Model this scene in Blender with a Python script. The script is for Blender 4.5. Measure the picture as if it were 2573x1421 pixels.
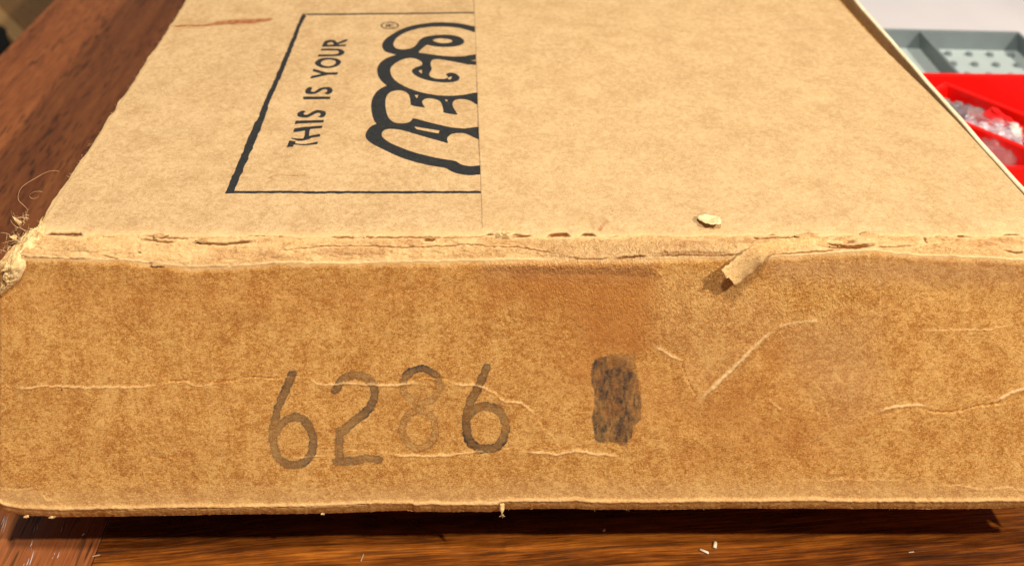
import bpy, bmesh, math, random
import numpy as np
from mathutils import Vector, Matrix

# ------------------------------------------------------------------ scene, camera, light
for o in list(bpy.data.objects):
    bpy.data.objects.remove(o, do_unlink=True)
SC = bpy.context.scene
COL = SC.collection
rng = random.Random(7)

F = 2573.0                     # focal length in photo pixels (36 mm lens, 36 mm sensor)
CX, CY = 1168.0, -1050.0       # principal point: the lens is shifted so that uprights stay upright
D0 = 0.386                     # camera to the front face of the carton
GAP = 0.022                    # the carton's lid shell floats this far above the table on its inner tray
S = D0 / F                     # metres per pixel on the front face
CAMZ = (1290 - CY) * S + GAP   # camera height above the table
ZT = CAMZ - (655 - CY) * S + 0.0055   # height of the top panel

cam = bpy.data.cameras.new('camera')
cam_o = bpy.data.objects.new('camera', cam)
COL.objects.link(cam_o)
cam_o.location = (0, -D0, CAMZ)
cam_o.rotation_euler = (math.radians(90), 0, 0)
cam.sensor_width = 36.0
cam.lens = 36.0
cam.shift_x = (1286.5 - CX) / F
cam.shift_y = -(710.5 - CY) / F
cam.clip_start = 0.01
cam.clip_end = 50
cam.dof.use_dof = True
cam.dof.focus_distance = 0.40
cam.dof.aperture_fstop = 12.0
SC.camera = cam_o

W = bpy.data.worlds.new('World'); SC.world = W; W.use_nodes = True
bg = W.node_tree.nodes['Background']
bg.inputs[0].default_value = (1.0, 0.93, 0.86, 1)
bg.inputs[1].default_value = 0.12

def lamp(name, loc, target, size, power, color):
    l = bpy.data.lights.new(name, 'AREA'); l.shape = 'DISK'; l.size = size; l.energy = power; l.color = color
    o = bpy.data.objects.new(name, l); COL.objects.link(o)
    o.location = loc
    o.rotation_euler = (Vector(target) - Vector(loc)).to_track_quat('-Z', 'Y').to_euler()
    return o
TGT = Vector((0.03, 0.05, 0.09))
KEY = TGT + Vector((0.63, -0.43, 0.64)).normalized() * 2.6
lamp('key_lamp', KEY, TGT, 0.09, 79.0, (1.0, 0.87, 0.70))
OVER = TGT + Vector((-0.03, -0.42, 0.91)).normalized() * 2.4
lamp('ceiling_lamp', OVER, TGT, 0.26, 54.0, (1.0, 0.90, 0.76))

SC.view_settings.view_transform = 'Standard'
SC.view_settings.look = 'None'
SC.view_settings.exposure = 0.1
SC.view_settings.gamma = 1.0
SC.view_settings.use_curve_mapping = False
SC.render.engine = 'CYCLES'

# ------------------------------------------------------------------ helpers
def fpx(px, py):               # photo pixel -> (x, z) on the carton's front face
    return (px - CX) * S, CAMZ - (py - CY) * S
def tpx(px, py, z=None):       # photo pixel -> (x, y) on a level plane at height z
    z = ZT if z is None else z
    d = F * (CAMZ - z) / (py - CY)
    return (px - CX) * d / F, d - D0
def tpxs(pts, z=None):
    return [tpx(a, b, z) for a, b in pts]

def tag(o, label=None, cat=None, group=None, kind=None):
    if label: o['label'] = label
    if cat: o['category'] = cat
    if group: o['group'] = group
    if kind: o['kind'] = kind
    return o
def empty(name, loc, label, cat, group=None, rz=0):
    o = bpy.data.objects.new(name, None); COL.objects.link(o)
    o.location = loc; o.rotation_euler = (0, 0, rz); o.empty_display_size = 0.02
    return tag(o, label, cat, group)
def link(name, me, mat, parent=None, smooth=True):
    if mat: me.materials.append(mat)
    if smooth and len(me.polygons):
        me.polygons.foreach_set('use_smooth', np.ones(len(me.polygons), dtype=bool))
    o = bpy.data.objects.new(name, me); COL.objects.link(o)
    if parent: o.parent = parent
    return o
def pyobj(name, verts, faces, mat, parent=None, smooth=False):
    me = bpy.data.meshes.new(name); me.from_pydata([tuple(map(float, v)) for v in verts], [], faces); me.update()
    return link(name, me, mat, parent, smooth)
def bmobj(name, bm, mat, parent=None, smooth=False):
    me = bpy.data.meshes.new(name); bm.to_mesh(me); bm.free()
    return link(name, me, mat, parent, smooth)
def add_box(bm, x0, x1, y0, y1, z0, z1, bevel=0.0, seg=2, M=None):
    r = bmesh.ops.create_cube(bm, size=1.0)
    vs = r['verts']
    for v in vs:
        v.co = Vector(((x0+x1)/2 + v.co.x*(x1-x0), (y0+y1)/2 + v.co.y*(y1-y0), (z0+z1)/2 + v.co.z*(z1-z0)))
    if M is not None:
        bmesh.ops.transform(bm, matrix=M, verts=vs)
    if bevel:
        es = list({e for v in vs for e in v.link_edges})
        bmesh.ops.bevel(bm, geom=es, offset=bevel, segments=seg, affect='EDGES', profile=0.5)
def tube(pts, r, sides=5):
    """verts, faces of a round fibre along pts; r a number or one radius per point"""
    pts = [Vector(p) for p in pts]; n = len(pts)
    rs = r if hasattr(r, '__len__') else [r]*n
    V, Fc = [], []
    for i, p in enumerate(pts):
        t = (pts[min(i+1, n-1)] - pts[max(i-1, 0)]).normalized()
        a = t.cross(Vector((0, 0, 1)))
        if a.length < 1e-4: a = t.cross(Vector((1, 0, 0)))
        a.normalize(); b = t.cross(a)
        for k in range(sides):
            q = 2*math.pi*k/sides
            V.append(p + (a*math.cos(q) + b*math.sin(q))*rs[i])
    for i in range(n-1):
        for k in range(sides):
            k2 = (k+1) % sides
            Fc.append((i*sides+k, i*sides+k2, (i+1)*sides+k2, (i+1)*sides+k))
    Fc.append(tuple(range(sides))[::-1]); Fc.append(tuple((n-1)*sides+k for k in range(sides)))
    return V, Fc
def merge(parts):
    V, Fc = [], []
    for v, f in parts:
        b = len(V); V += list(v); Fc += [tuple(i+b for i in q) for q in f]
    return V, Fc
def smooth_line(pts, n=2):
    pts = [np.array(p, float) for p in pts]
    for _ in range(n):
        out = [pts[0]]
        for a, b in zip(pts[:-1], pts[1:]):
            out += [a*0.75+b*0.25, a*0.25+b*0.75]
        pts = out + [pts[-1]]
    return pts

def vnoise(x, y, seed=0):      # value noise on a lattice, smooth
    xi = np.floor(x).astype(np.int64); yi = np.floor(y).astype(np.int64)
    fx = x - xi; fy = y - yi
    fx = fx*fx*(3-2*fx); fy = fy*fy*(3-2*fy)
    def h(a, b):
        n = (a*374761393 + b*668265263 + seed*974634777) & 0xffffffff
        n = ((n ^ (n >> 13))*1274126177) & 0xffffffff
        n = n ^ (n >> 16)
        return (n & 0xffff)/65535.0
    return (h(xi, yi)*(1-fx)+h(xi+1, yi)*fx)*(1-fy) + (h(xi, yi+1)*(1-fx)+h(xi+1, yi+1)*fx)*fy
def fbm(x, y, seed=0, octv=4, gain=0.5):
    s = 0; a = 1; t = 0
    for k in range(octv):
        s = s + a*vnoise(x*2**k, y*2**k, seed+k*17); t += a; a *= gain
    return s/t - 0.5
def sstep(a, b, v):
    t = np.clip((v-a)/(b-a), 0, 1); return t*t*(3-2*t)

def grid(name, P, attrs, mat, parent, skirt=None):
    """P: (nv, nu, 3) points; attrs: float fields of shape (nv, nu); skirt: offset vector closing the sheet's rim to a back face"""
    nv, nu = P.shape[:2]
    co = P.reshape(-1, 3)
    i = np.arange(nv*nu).reshape(nv, nu)
    q = np.stack([i[:-1, :-1], i[:-1, 1:], i[1:, 1:], i[1:, :-1]], -1).reshape(-1, 4)
    ring = None
    extra_faces = None
    if skirt is not None:
        ring = np.concatenate([i[0, :-1], i[:-1, -1], i[-1, :0:-1], i[:0:-1, 0]])
        base = len(co)
        co = np.concatenate([co, co[ring] + np.array(skirt)])
        r2 = base + np.arange(len(ring))
        q2 = np.stack([ring, r2, np.roll(r2, -1), np.roll(ring, -1)], -1)
        q = np.concatenate([q, q2])
    me = bpy.data.meshes.new(name)
    me.vertices.add(len(co)); me.vertices.foreach_set('co', co.astype(np.float32).ravel())
    nl = len(q)*4
    back = skirt is not None
    nb = len(ring) if back else 0
    me.loops.add(nl + nb); me.polygons.add(len(q) + (1 if back else 0))
    li = q.ravel(); st = np.arange(len(q))*4
    if back:
        li = np.concatenate([li, r2[::-1]]); st = np.concatenate([st, [nl]])
    me.loops.foreach_set('vertex_index', li.astype(np.int32))
    me.polygons.foreach_set('loop_start', st.astype(np.int32))
    me.update(calc_edges=True); me.validate()
    for k, a in attrs.items():
        at = me.attributes.new(k, 'FLOAT', 'POINT')
        v = a.reshape(-1)
        if skirt is not None: v = np.concatenate([v, v[ring]])
        at.data.foreach_set('value', v.astype(np.float32))
    return link(name, me, mat, parent)

def dist_poly(X, Y, pts, closed=False, reach=None):
    """distance to a polyline, plus running parameter (0..1) of the nearest point"""
    pts = np.array(pts, float)
    if closed: pts = np.vstack([pts, pts[:1]])
    D = np.full(X.shape, 1e3); T = np.zeros(X.shape); SG = np.zeros(X.shape)
    if reach is None:
        sl = np.ones(X.shape, bool)
    else:
        lo = pts.min(0)-reach; hi = pts.max(0)+reach
        sl = (X > lo[0]) & (X < hi[0]) & (Y > lo[1]) & (Y < hi[1])
    if not sl.any(): return D, T, SG
    x = X[sl]; y = Y[sl]
    d = np.full(x.shape, 1e3); tt = np.zeros(x.shape); sg = np.zeros(x.shape)
    L = np.hypot(*(pts[1:]-pts[:-1]).T); cum = np.concatenate([[0], np.cumsum(L)]); tot = max(cum[-1], 1e-9)
    for k in range(len(pts)-1):
        ax, ay = pts[k]; bx, by = pts[k+1]; dx, dy = bx-ax, by-ay; l2 = dx*dx+dy*dy+1e-18
        t = np.clip(((x-ax)*dx+(y-ay)*dy)/l2, 0, 1)
        e = np.hypot(x-ax-t*dx, y-ay-t*dy)
        m = e < d
        d[m] = e[m]; tt[m] = ((cum[k]+t*L[k])/tot)[m]
        sg[m] = np.sign((x-ax)*dy-(y-ay)*dx)[m]
    D[sl] = d; T[sl] = tt; SG[sl] = sg
    return D, T, SG
def inside(X, Y, pts):
    pts = np.array(pts, float); c = np.zeros(X.shape, bool); n = len(pts); j = n-1
    for i in range(n):
        xi, yi = pts[i]; xj, yj = pts[j]
        if yi != yj:
            c ^= ((yi > Y) != (yj > Y)) & (X < (xj-xi)*(Y-yi)/(yj-yi)+xi)
        j = i
    return c
def chaikin(pts, n=1):
    pts = [np.array(p, float) for p in pts]
    for _ in range(n):
        out = []
        for a, b in zip(pts, pts[1:]+pts[:1]):
            out += [a*0.8+b*0.2, a*0.2+b*0.8]
        pts = out
    return pts
def sdf_evenodd(X, Y, polys, reach=0.004):
    """signed distance (negative inside) to an even-odd union of closed outlines"""
    D = np.full(X.shape, 1.0); I = np.zeros(X.shape, bool)
    for p in polys:
        d, _, _ = dist_poly(X, Y, p, True, reach)
        D = np.minimum(D, d); I ^= inside(X, Y, p)
    return np.where(I, -D, D)

# ------------------------------------------------------------------ materials
def newmat(name):
    m = bpy.data.materials.new(name); m.use_nodes = True
    nt = m.node_tree; b = nt.nodes['Principled BSDF']
    return m, nt, b
class NB:
    def __init__(s, nt): s.nt = nt
    def n(s, t, **kw):
        x = s.nt.nodes.new(t)
        for k, v in kw.items():
            if k in ('inp',):
                for a, b in v.items(): x.inputs[a].default_value = b
            else: setattr(x, k, v)
        return x
    def l(s, a, b): s.nt.links.new(a, b)
    def math(s, op, a, b=None, clamp=False):
        x = s.n('ShaderNodeMath', operation=op, use_clamp=clamp)
        for i, v in enumerate((a, b)):
            if v is None: continue
            if hasattr(v, 'links'): s.l(v, x.inputs[i])
            else: x.inputs[i].default_value = v
        return x.outputs[0]
    def mix(s, f, a, b, blend='MIX'):
        x = s.n('ShaderNodeMix', data_type='RGBA', blend_type=blend)
        for i, v in ((0, f), (6, a), (7, b)):
            if hasattr(v, 'links'): s.l(v, x.inputs[i])
            else: x.inputs[i].default_value = v if i == 0 else (*v, 1)[:4]
        return x.outputs[2]
    def ramp(s, f, stops, interp='LINEAR'):
        x = s.n('ShaderNodeValToRGB'); r = x.color_ramp; r.interpolation = interp
        while len(r.elements) < len(stops): r.elements.new(0.5)
        for e, (p, c) in zip(r.elements, stops):
            e.position = p; e.color = (*c, 1) if hasattr(c, '__len__') else (c, c, c, 1)
        s.l(f, x.inputs[0]); return x.outputs[0]
    def noise(s, vec, scale, detail=4, rough=0.55, dist=0.0):
        x = s.n('ShaderNodeTexNoise'); s.l(vec, x.inputs['Vector'])
        x.inputs['Scale'].default_value = scale; x.inputs['Detail'].default_value = detail
        x.inputs['Roughness'].default_value = rough; x.inputs['Distortion'].default_value = dist
        return x.outputs[0]
    def mapv(s, vec, scale=(1, 1, 1), rot=(0, 0, 0), loc=(0, 0, 0)):
        x = s.n('ShaderNodeMapping'); s.l(vec, x.inputs[0])
        x.inputs['Scale'].default_value = scale; x.inputs['Rotation'].default_value = rot; x.inputs['Location'].default_value = loc
        return x.outputs[0]
    def attr(s, name):
        x = s.n('ShaderNodeAttribute', attribute_name=name); return x.outputs['Fac']

def kraft(name, dark, mid, light, mottle=260.0, fibre=1.0, vertical=0.0):
    m, nt, b = newmat(name); B = NB(nt)
    tc = B.n('ShaderNodeTexCoord').outputs['Object']
    warp = B.n('ShaderNodeTexNoise'); B.l(tc, warp.inputs['Vector']); warp.inputs['Scale'].default_value = 300; warp.inputs['Detail'].default_value = 2
    off = B.n('ShaderNodeVectorMath', operation='MULTIPLY_ADD'); B.l(warp.outputs['Color'], off.inputs[0]); off.inputs[1].default_value = (0.003, 0.003, 0.003); B.l(tc, off.inputs[2])
    v = off.outputs[0]
    n1 = B.noise(v, mottle, 5, 0.62, 0.6)
    n2 = B.noise(B.mapv(v, (1, 1, 0.55)), mottle*0.22, 3, 0.5)
    n3 = B.noise(B.mapv(tc, (0.8, 1, 1.0)), 1900, 3, 0.6, 1.2)      # fibres
    n4 = B.noise(B.mapv(tc, (0.35, 1, 1.2), (0.3, 0.5, 0.4)), 950, 2, 0.5, 2.0)
    f = B.math('ADD', B.math('MULTIPLY', n1, 0.62), B.math('MULTIPLY', n2, 0.38))
    f = B.math('ADD', f, B.math('MULTIPLY', B.math('SUBTRACT', n3, 0.5), 0.34*fibre))
    f = B.math('ADD', f, B.math('MULTIPLY', B.math('SUBTRACT', n4, 0.5), 0.22*fibre))
    n5 = B.noise(B.mapv(tc, (1, 1, 0.10)), 420, 3, 0.6, 0.3)
    f = B.math('ADD', f, B.math('MULTIPLY', B.math('SUBTRACT', n5, 0.5), 0.10))
    for sc_, sg_, lo in ((620, 0.16, (0.8, 1, 1)), (760, -0.15, (1, 0.8, 1.1))):
        rn = B.noise(B.mapv(tc, lo, (0.7*sg_*6, 0.4, 0.9)), sc_, 2, 0.5, 2.4)
        fb_ = B.ramp(B.math('ABSOLUTE', B.math('SUBTRACT', rn, 0.5)), [(0.0, 1.0), (0.055, 0.0)])
        f = B.math('ADD', f, B.math('MULTIPLY', fb_, sg_*fibre*0.6))
    col = B.ramp(f, [(0.33, dark), (0.50, mid), (0.67, light)])
    # sparse dark specks in the pulp
    vo = B.n('ShaderNodeTexVoronoi'); B.l(tc, vo.inputs['Vector']); vo.inputs['Scale'].default_value = 70
    spk = B.math('MULTIPLY', B.math('LESS_THAN', vo.outputs['Distance'], 0.028), B.math('GREATER_THAN', B.noise(tc, 50, 1), 0.56))
    # stain
    st = B.math('MULTIPLY', B.attr('stain'), B.math('MULTIPLY_ADD', n1, 1.3), True)
    stn = st.node; stn.inputs[1].links[0].from_node.inputs[2].default_value = 0.25
    col = B.mix(B.math('MULTIPLY', st, 0.85), col, B.mix(f, (dark[0]*0.80, dark[1]*0.62, dark[2]*0.7), (mid[0]*1.0, mid[1]*0.84, mid[2]*0.75)))
    col = B.mix(B.math('MULTIPLY', B.attr('pink'), 0.5), col, B.mix(f, (0.40, 0.20, 0.085), (0.62, 0.39, 0.20)))
    col = B.mix(B.math('MULTIPLY', B.attr('smear'), B.math('MULTIPLY_ADD', n3, 0.8)), col, (0.28, 0.085, 0.022))
    # abraded, pale
    wn = B.math('MULTIPLY', B.attr('worn'), B.math('ADD', B.math('MULTIPLY', n3, 0.9), 0.5), True)
    col = B.mix(wn, col, (0.72, 0.50, 0.245))
    # inner ply in cracks
    col = B.mix(B.attr('crack'), col, (0.17, 0.055, 0.008))
    # stamped ink soaked into the paper, broken up by the fibres
    inkf = B.math('MULTIPLY', B.attr('ink'), B.ramp(B.math('ADD', B.math('MULTIPLY', n3, 0.55), B.math('MULTIPLY', n1, 0.5)), [(0.36, 0.45), (0.62, 1.0)]), True)
    col = B.mix(inkf, col, B.mix(B.attr('inkdark'), (0.048, 0.044, 0.043), (0.015, 0.016, 0.018)))
    # flexo print: a distance field cut with a rough edge
    p = B.attr('printed')
    pn = B.math('ADD', p, B.math('MULTIPLY', B.math('SUBTRACT', B.noise(tc, 1500, 2), 0.5), 0.6))
    pr = B.ramp(B.math('MULTIPLY', pn, 1/6.0), [(0.488, 0.0), (0.512, 1.0)])
    pcol = B.ramp(B.math('ADD', B.math('MULTIPLY', n3, 0.7), B.math('MULTIPLY', n1, 0.3)), [(0.35, (0.010, 0.011, 0.014)), (0.55, (0.022, 0.024, 0.026)), (0.76, (0.075, 0.062, 0.046))])
    col = B.mix(pr, col, pcol)
    col = B.mix(spk, col, (0.06, 0.025, 0.01))
    B.l(col, b.inputs['Base Color'])
    gl = B.attr('gloss')
    ro = B.math('SUBTRACT', 0.82, B.math('MULTIPLY', gl, 0.60))
    B.l(ro, b.inputs['Roughness'])
    b.inputs['Specular IOR Level'].default_value = 0.28
    bump = B.n('ShaderNodeBump'); bump.inputs['Strength'].default_value = 0.55; bump.inputs['Distance'].default_value = 0.0004
    hh = B.math('ADD', B.math('MULTIPLY', n3, 0.55), B.math('MULTIPLY', n1, 0.6))
    wr = B.noise(B.mapv(tc, (1, 0.6, 0.5)), 800, 3, 0.6, 1.5)
    hh = B.math('ADD', hh, B.math('MULTIPLY', B.math('MULTIPLY', wr, gl), 6.0))
    B.l(hh, bump.inputs['Height']); B.l(bump.outputs[0], b.inputs['Normal'])
    return m

M_TOP = kraft('kraft_top', (0.39, 0.242, 0.112), (0.505, 0.340, 0.170), (0.61, 0.435, 0.238), 360, 1.8)
M_FRONT = kraft('kraft_front', (0.36, 0.142, 0.026), (0.56, 0.283, 0.070), (0.72, 0.445, 0.155), 420, 2.4)
M_EDGE = kraft('kraft_edge', (0.33, 0.175, 0.062), (0.455, 0.275, 0.112), (0.57, 0.375, 0.178), 420, 2.2)
M_CREAM = kraft('torn_ply', (0.46, 0.28, 0.10), (0.66, 0.46, 0.20), (0.80, 0.64, 0.36), 700, 1.3)
M_PEEL = kraft('peeled_ply', (0.40, 0.22, 0.08), (0.56, 0.35, 0.145), (0.68, 0.47, 0.225), 420, 2.0)
M_CUT = kraft('cut_edge', (0.66, 0.53, 0.33), (0.78, 0.67, 0.46), (0.86, 0.78, 0.59), 500, 0.6)

def wood(name, along, cols, pore=1.0, rough=0.3, seed=0.0, plen=70):
    m, nt, b = newmat(name); B = NB(nt)
    tc = B.n('ShaderNodeTexCoord').outputs['Object']
    def sc(a, c): return (a, c, c) if along == 'x' else (c, a, c)
    if along == 'x': tc = B.mapv(tc, rot=(0, 0, math.radians(-4)))
    w = B.n('ShaderNodeTexNoise'); B.l(B.mapv(tc, sc(4, 12), loc=(seed, seed, 0)), w.inputs['Vector']); w.inputs['Scale'].default_value = 1.0
    off = B.n('ShaderNodeVectorMath', operation='MULTIPLY_ADD'); B.l(w.outputs['Color'], off.inputs[0])
    off.inputs[1].default_value = (0.02, 0.02, 0.02); B.l(tc, off.inputs[2])
    v = off.outputs[0]
    g1 = B.noise(B.mapv(v, sc(5, 95), loc=(seed, seed*2, 0)), 1.0, 4, 0.6)
    g2 = B.noise(B.mapv(v, sc(42, 1500), loc=(seed, seed, 0)), 1.0, 5, 0.7)
    g3 = B.noise(B.mapv(v, sc(70, 260), loc=(seed*3, seed, 0)), 1.0, 3, 0.6)
    f = B.math('ADD', B.math('MULTIPLY', g1, 0.40), B.math('ADD', B.math('MULTIPLY', g2, 0.45), B.math('MULTIPLY', g3, 0.15)))
    col = B.ramp(f, [(0.34, cols[0]), (0.47, cols[1]), (0.56, cols[2]), (0.68, cols[3])])
    pr = B.ramp(B.noise(B.mapv(v, sc(plen, 560), loc=(seed+3, seed, 0)), 1.0, 1, 0.4), [(0.57, 0.0), (0.66, 1.0)])
    pm = B.ramp(B.noise(B.mapv(v, sc(9, 40), loc=(seed+9, seed, 0)), 1.0, 2, 0.5), [(0.36, 0.0), (0.56, 1.0)])
    pf = B.math('MULTIPLY', B.math('MULTIPLY', pr, pm), pore)
    col = B.mix(pf, col, (0.018, 0.010, 0.006))
    B.l(col, b.inputs['Base Color'])
    B.l(B.ramp(g3, [(0.3, rough*0.8), (0.7, rough*1.25)]), b.inputs['Roughness'])
    b.inputs['Specular IOR Level'].default_value = 0.5
    bump = B.n('ShaderNodeBump'); bump.inputs['Strength'].default_value = 0.35; bump.inputs['Distance'].default_value = 0.0005
    B.l(B.math('SUBTRACT', B.math('MULTIPLY', g2, 0.5), pf), bump.inputs['Height']); B.l(bump.outputs[0], b.inputs['Normal'])
    return m
WB = [(0.016, 0.004, 0.002), (0.09, 0.024, 0.004), (0.23, 0.066, 0.008), (0.47, 0.16, 0.020)]
WL = [(0.10, 0.028, 0.010), (0.21, 0.064, 0.020), (0.285, 0.094, 0.029), (0.38, 0.135, 0.042)]
M_WOODX = [wood('table_wood_%d' % k, 'x', WB, 0.55, 0.30, 1.7*k, 14) for k in range(3)]
M_WOODY = wood('table_wood_border', 'y', WL, 0.7, 0.36, 5.0)
M_CHAIR = wood('chair_wood', 'x', [(0.13, 0.06, 0.018), (0.19, 0.095, 0.03), (0.23, 0.12, 0.04), (0.27, 0.15, 0.05)], 0.3, 0.45, 2.0)
M_CHAIRE = wood('chair_wood_edge', 'x', [(0.30, 0.17, 0.06), (0.38, 0.22, 0.08), (0.42, 0.25, 0.10), (0.5, 0.3, 0.12)], 0.2, 0.45, 3.0)  # paler copy of the chair wood: light on the seat edge painted in

def plain(name, col, rough=0.5, var=0.12, scale=80, spec=0.5, bumpd=0.0, sss=0.0):
    m, nt, b = newmat(name); B = NB(nt)
    tc = B.n('ShaderNodeTexCoord').outputs['Object']
    n = B.noise(tc, scale, 4, 0.6)
    B.l(B.ramp(n, [(0.3, tuple(c*(1-var) for c in col)), (0.7, tuple(min(1, c*(1+var)) for c in col))]), b.inputs['Base Color'])
    b.inputs['Roughness'].default_value = rough; b.inputs['Specular IOR Level'].default_value = spec
    if bumpd:
        bp = B.n('ShaderNodeBump'); bp.inputs['Distance'].default_value = bumpd; bp.inputs['Strength'].default_value = 0.5
        B.l(B.noise(tc, scale*3, 3), bp.inputs['Height']); B.l(bp.outputs[0], b.inputs['Normal'])
    return m
M_RED = plain('red_plastic', (0.80, 0.006, 0.004), 0.28, 0.06, 60)
M_GREY = plain('grey_plastic', (0.165, 0.205, 0.22), 0.45, 0.06, 60)
M_GREYL = plain('grey_plastic_floor', (0.42, 0.50, 0.51), 0.5, 0.05, 60)  # paler copy of the grey plastic: light on the tray floor painted in
M_BRED = plain('brick_red', (0.62, 0.012, 0.012), 0.25, 0.05)
M_BGREY = plain('brick_grey', (0.22, 0.24, 0.26), 0.3, 0.05)
M_BWHITE = plain('brick_white', (0.75, 0.74, 0.70), 0.3, 0.04)
M_PAPER = plain('white_paper', (0.57, 0.55, 0.59), 0.75, 0.03, 12, 0.2, 0.0008)
M_BLACK = plain('black_cloth', (0.012, 0.014, 0.014), 0.8, 0.3, 90, 0.2, 0.001)
M_FLOOR = plain('floor_tile', (0.42, 0.48, 0.48), 0.5, 0.1, 8)
M_HAIR = plain('fibre', (0.62, 0.34, 0.17), 0.6, 0.1)
M_FLUFF = plain('paper_fibre', (0.70, 0.50, 0.27), 0.8, 0.15, 500, 0.2)
M_CRUMB = plain('crumb', (0.66, 0.56, 0.42), 0.7, 0.1, 400, 0.2)
M_DUST = plain('dust_sliver', (0.34, 0.25, 0.17), 0.7, 0.1, 400, 0.2)
M_GLINT = plain('varnish_glint', (0.55, 0.56, 0.60), 0.35, 0.05, 300, 0.5)
m, nt, b = newmat('clear_bag'); M_BAG = m; B = NB(nt)
for l in list(nt.links): nt.links.remove(l)
tr = B.n('ShaderNodeBsdfTransparent'); tr.inputs[0].default_value = (0.95, 0.86, 0.95, 1)
gs = B.n('ShaderNodeBsdfGlossy'); gs.inputs['Roughness'].default_value = 0.16; gs.inputs[0].default_value = (0.95, 0.93, 1.0, 1)
df = B.n('ShaderNodeBsdfTranslucent'); df.inputs[0].default_value = (0.85, 0.75, 0.85, 1)
lw = B.n('ShaderNodeLayerWeight'); lw.inputs[0].default_value = 0.45
m1 = B.n('ShaderNodeMixShader'); m1.inputs[0].default_value = 0.03; B.l(tr.outputs[0], m1.inputs[1]); B.l(df.outputs[0], m1.inputs[2])
m2 = B.n('ShaderNodeMixShader'); B.l(B.math('MULTIPLY_ADD', lw.outputs['Facing'], 0.55), m2.inputs[0])
m2.inputs[0].links[0].from_node.inputs[2].default_value = 0.10
B.l(m1.outputs[0], m2.inputs[1]); B.l(gs.outputs[0], m2.inputs[2])
tcb = B.n('ShaderNodeTexCoord').outputs['Object']
bp = B.n('ShaderNodeBump'); bp.inputs['Distance'].default_value = 0.006; bp.inputs['Strength'].default_value = 1.0
B.l(B.math('ABSOLUTE', B.math('SUBTRACT', B.noise(tcb, 160, 3, 0.6, 1.5), 0.5)), bp.inputs['Height']); B.l(bp.outputs[0], gs.inputs['Normal'])
B.l(m2.outputs[0], nt.nodes['Material Output'].inputs[0])

# ------------------------------------------------------------------ the place: floor and table
bm = bmesh.new(); add_box(bm, -3, 3, -3, 4, -0.76, -0.74)
tag(bmobj('floor', bm, M_FLOOR), kind='structure')

TX0, TX1, TY0, TY1 = -0.366, 0.95, -0.62, 1.15
table = empty('table', (0, 0, -0.74), 'dark varnished wooden table under the cardboard carton', 'table')
def tbl(name, x0, x1, y0, y1, z0, z1, mat, bev=0.001):
    bm = bmesh.new(); add_box(bm, x0, x1, y0, y1, z0+0.74, z1+0.74, bev)
    return bmobj(name, bm, mat, table, False)
XB = -0.142                                      # left border board ends here; the field boards run across
tbl('border_board', TX0, XB, TY0, TY1, -0.03, 0.0, M_WOODY, 0.0003)
ys = [TY0, -0.46, -0.30, -0.135, 0.115, 0.28, 0.45, 0.62, 0.80, 0.97, TY1]
for k in range(len(ys)-1):
    tbl('field_board', XB+0.0002, TX1, ys[k]+0.00012, ys[k+1]-0.00012, -0.03, -0.0001, M_WOODX[(k+1) % 3], 0.0004)
tbl('apron', TX0+0.06, TX1-0.06, TY0+0.06, TY0+0.085, -0.13, -0.0305, M_WOODX[1])
tbl('apron', TX0+0.06, TX1-0.06, TY1-0.085, TY1-0.06, -0.13, -0.0305, M_WOODX[1])
for lx in (TX0+0.05, TX1-0.12):
    for ly in (TY0+0.09, TY1-0.16):
        tbl('leg', lx, lx+0.07, ly, ly+0.07, -0.74, -0.0306, M_WOODY, 0.004)
# painted glints: pale slivers for light caught on the varnished grain
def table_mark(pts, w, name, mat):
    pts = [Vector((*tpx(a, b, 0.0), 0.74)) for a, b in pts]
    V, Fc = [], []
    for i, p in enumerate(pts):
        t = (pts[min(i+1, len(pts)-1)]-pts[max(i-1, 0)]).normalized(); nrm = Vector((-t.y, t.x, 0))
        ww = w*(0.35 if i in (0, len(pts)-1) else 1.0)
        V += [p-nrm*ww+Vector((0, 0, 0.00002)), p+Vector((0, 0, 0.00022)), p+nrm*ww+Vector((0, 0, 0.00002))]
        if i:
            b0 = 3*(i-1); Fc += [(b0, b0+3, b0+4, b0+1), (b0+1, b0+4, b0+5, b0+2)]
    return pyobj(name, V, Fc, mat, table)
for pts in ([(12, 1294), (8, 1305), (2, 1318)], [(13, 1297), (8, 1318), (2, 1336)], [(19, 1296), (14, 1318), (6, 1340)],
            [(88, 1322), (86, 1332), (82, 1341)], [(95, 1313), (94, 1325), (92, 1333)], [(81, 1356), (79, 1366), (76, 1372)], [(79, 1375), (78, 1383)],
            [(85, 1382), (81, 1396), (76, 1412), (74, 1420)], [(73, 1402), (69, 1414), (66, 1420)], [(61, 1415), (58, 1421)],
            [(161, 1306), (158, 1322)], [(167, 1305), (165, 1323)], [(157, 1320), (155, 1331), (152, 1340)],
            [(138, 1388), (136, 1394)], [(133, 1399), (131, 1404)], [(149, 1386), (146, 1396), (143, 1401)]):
    table_mark(pts, 0.00015, 'varnish_glint', M_GLINT)

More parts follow.
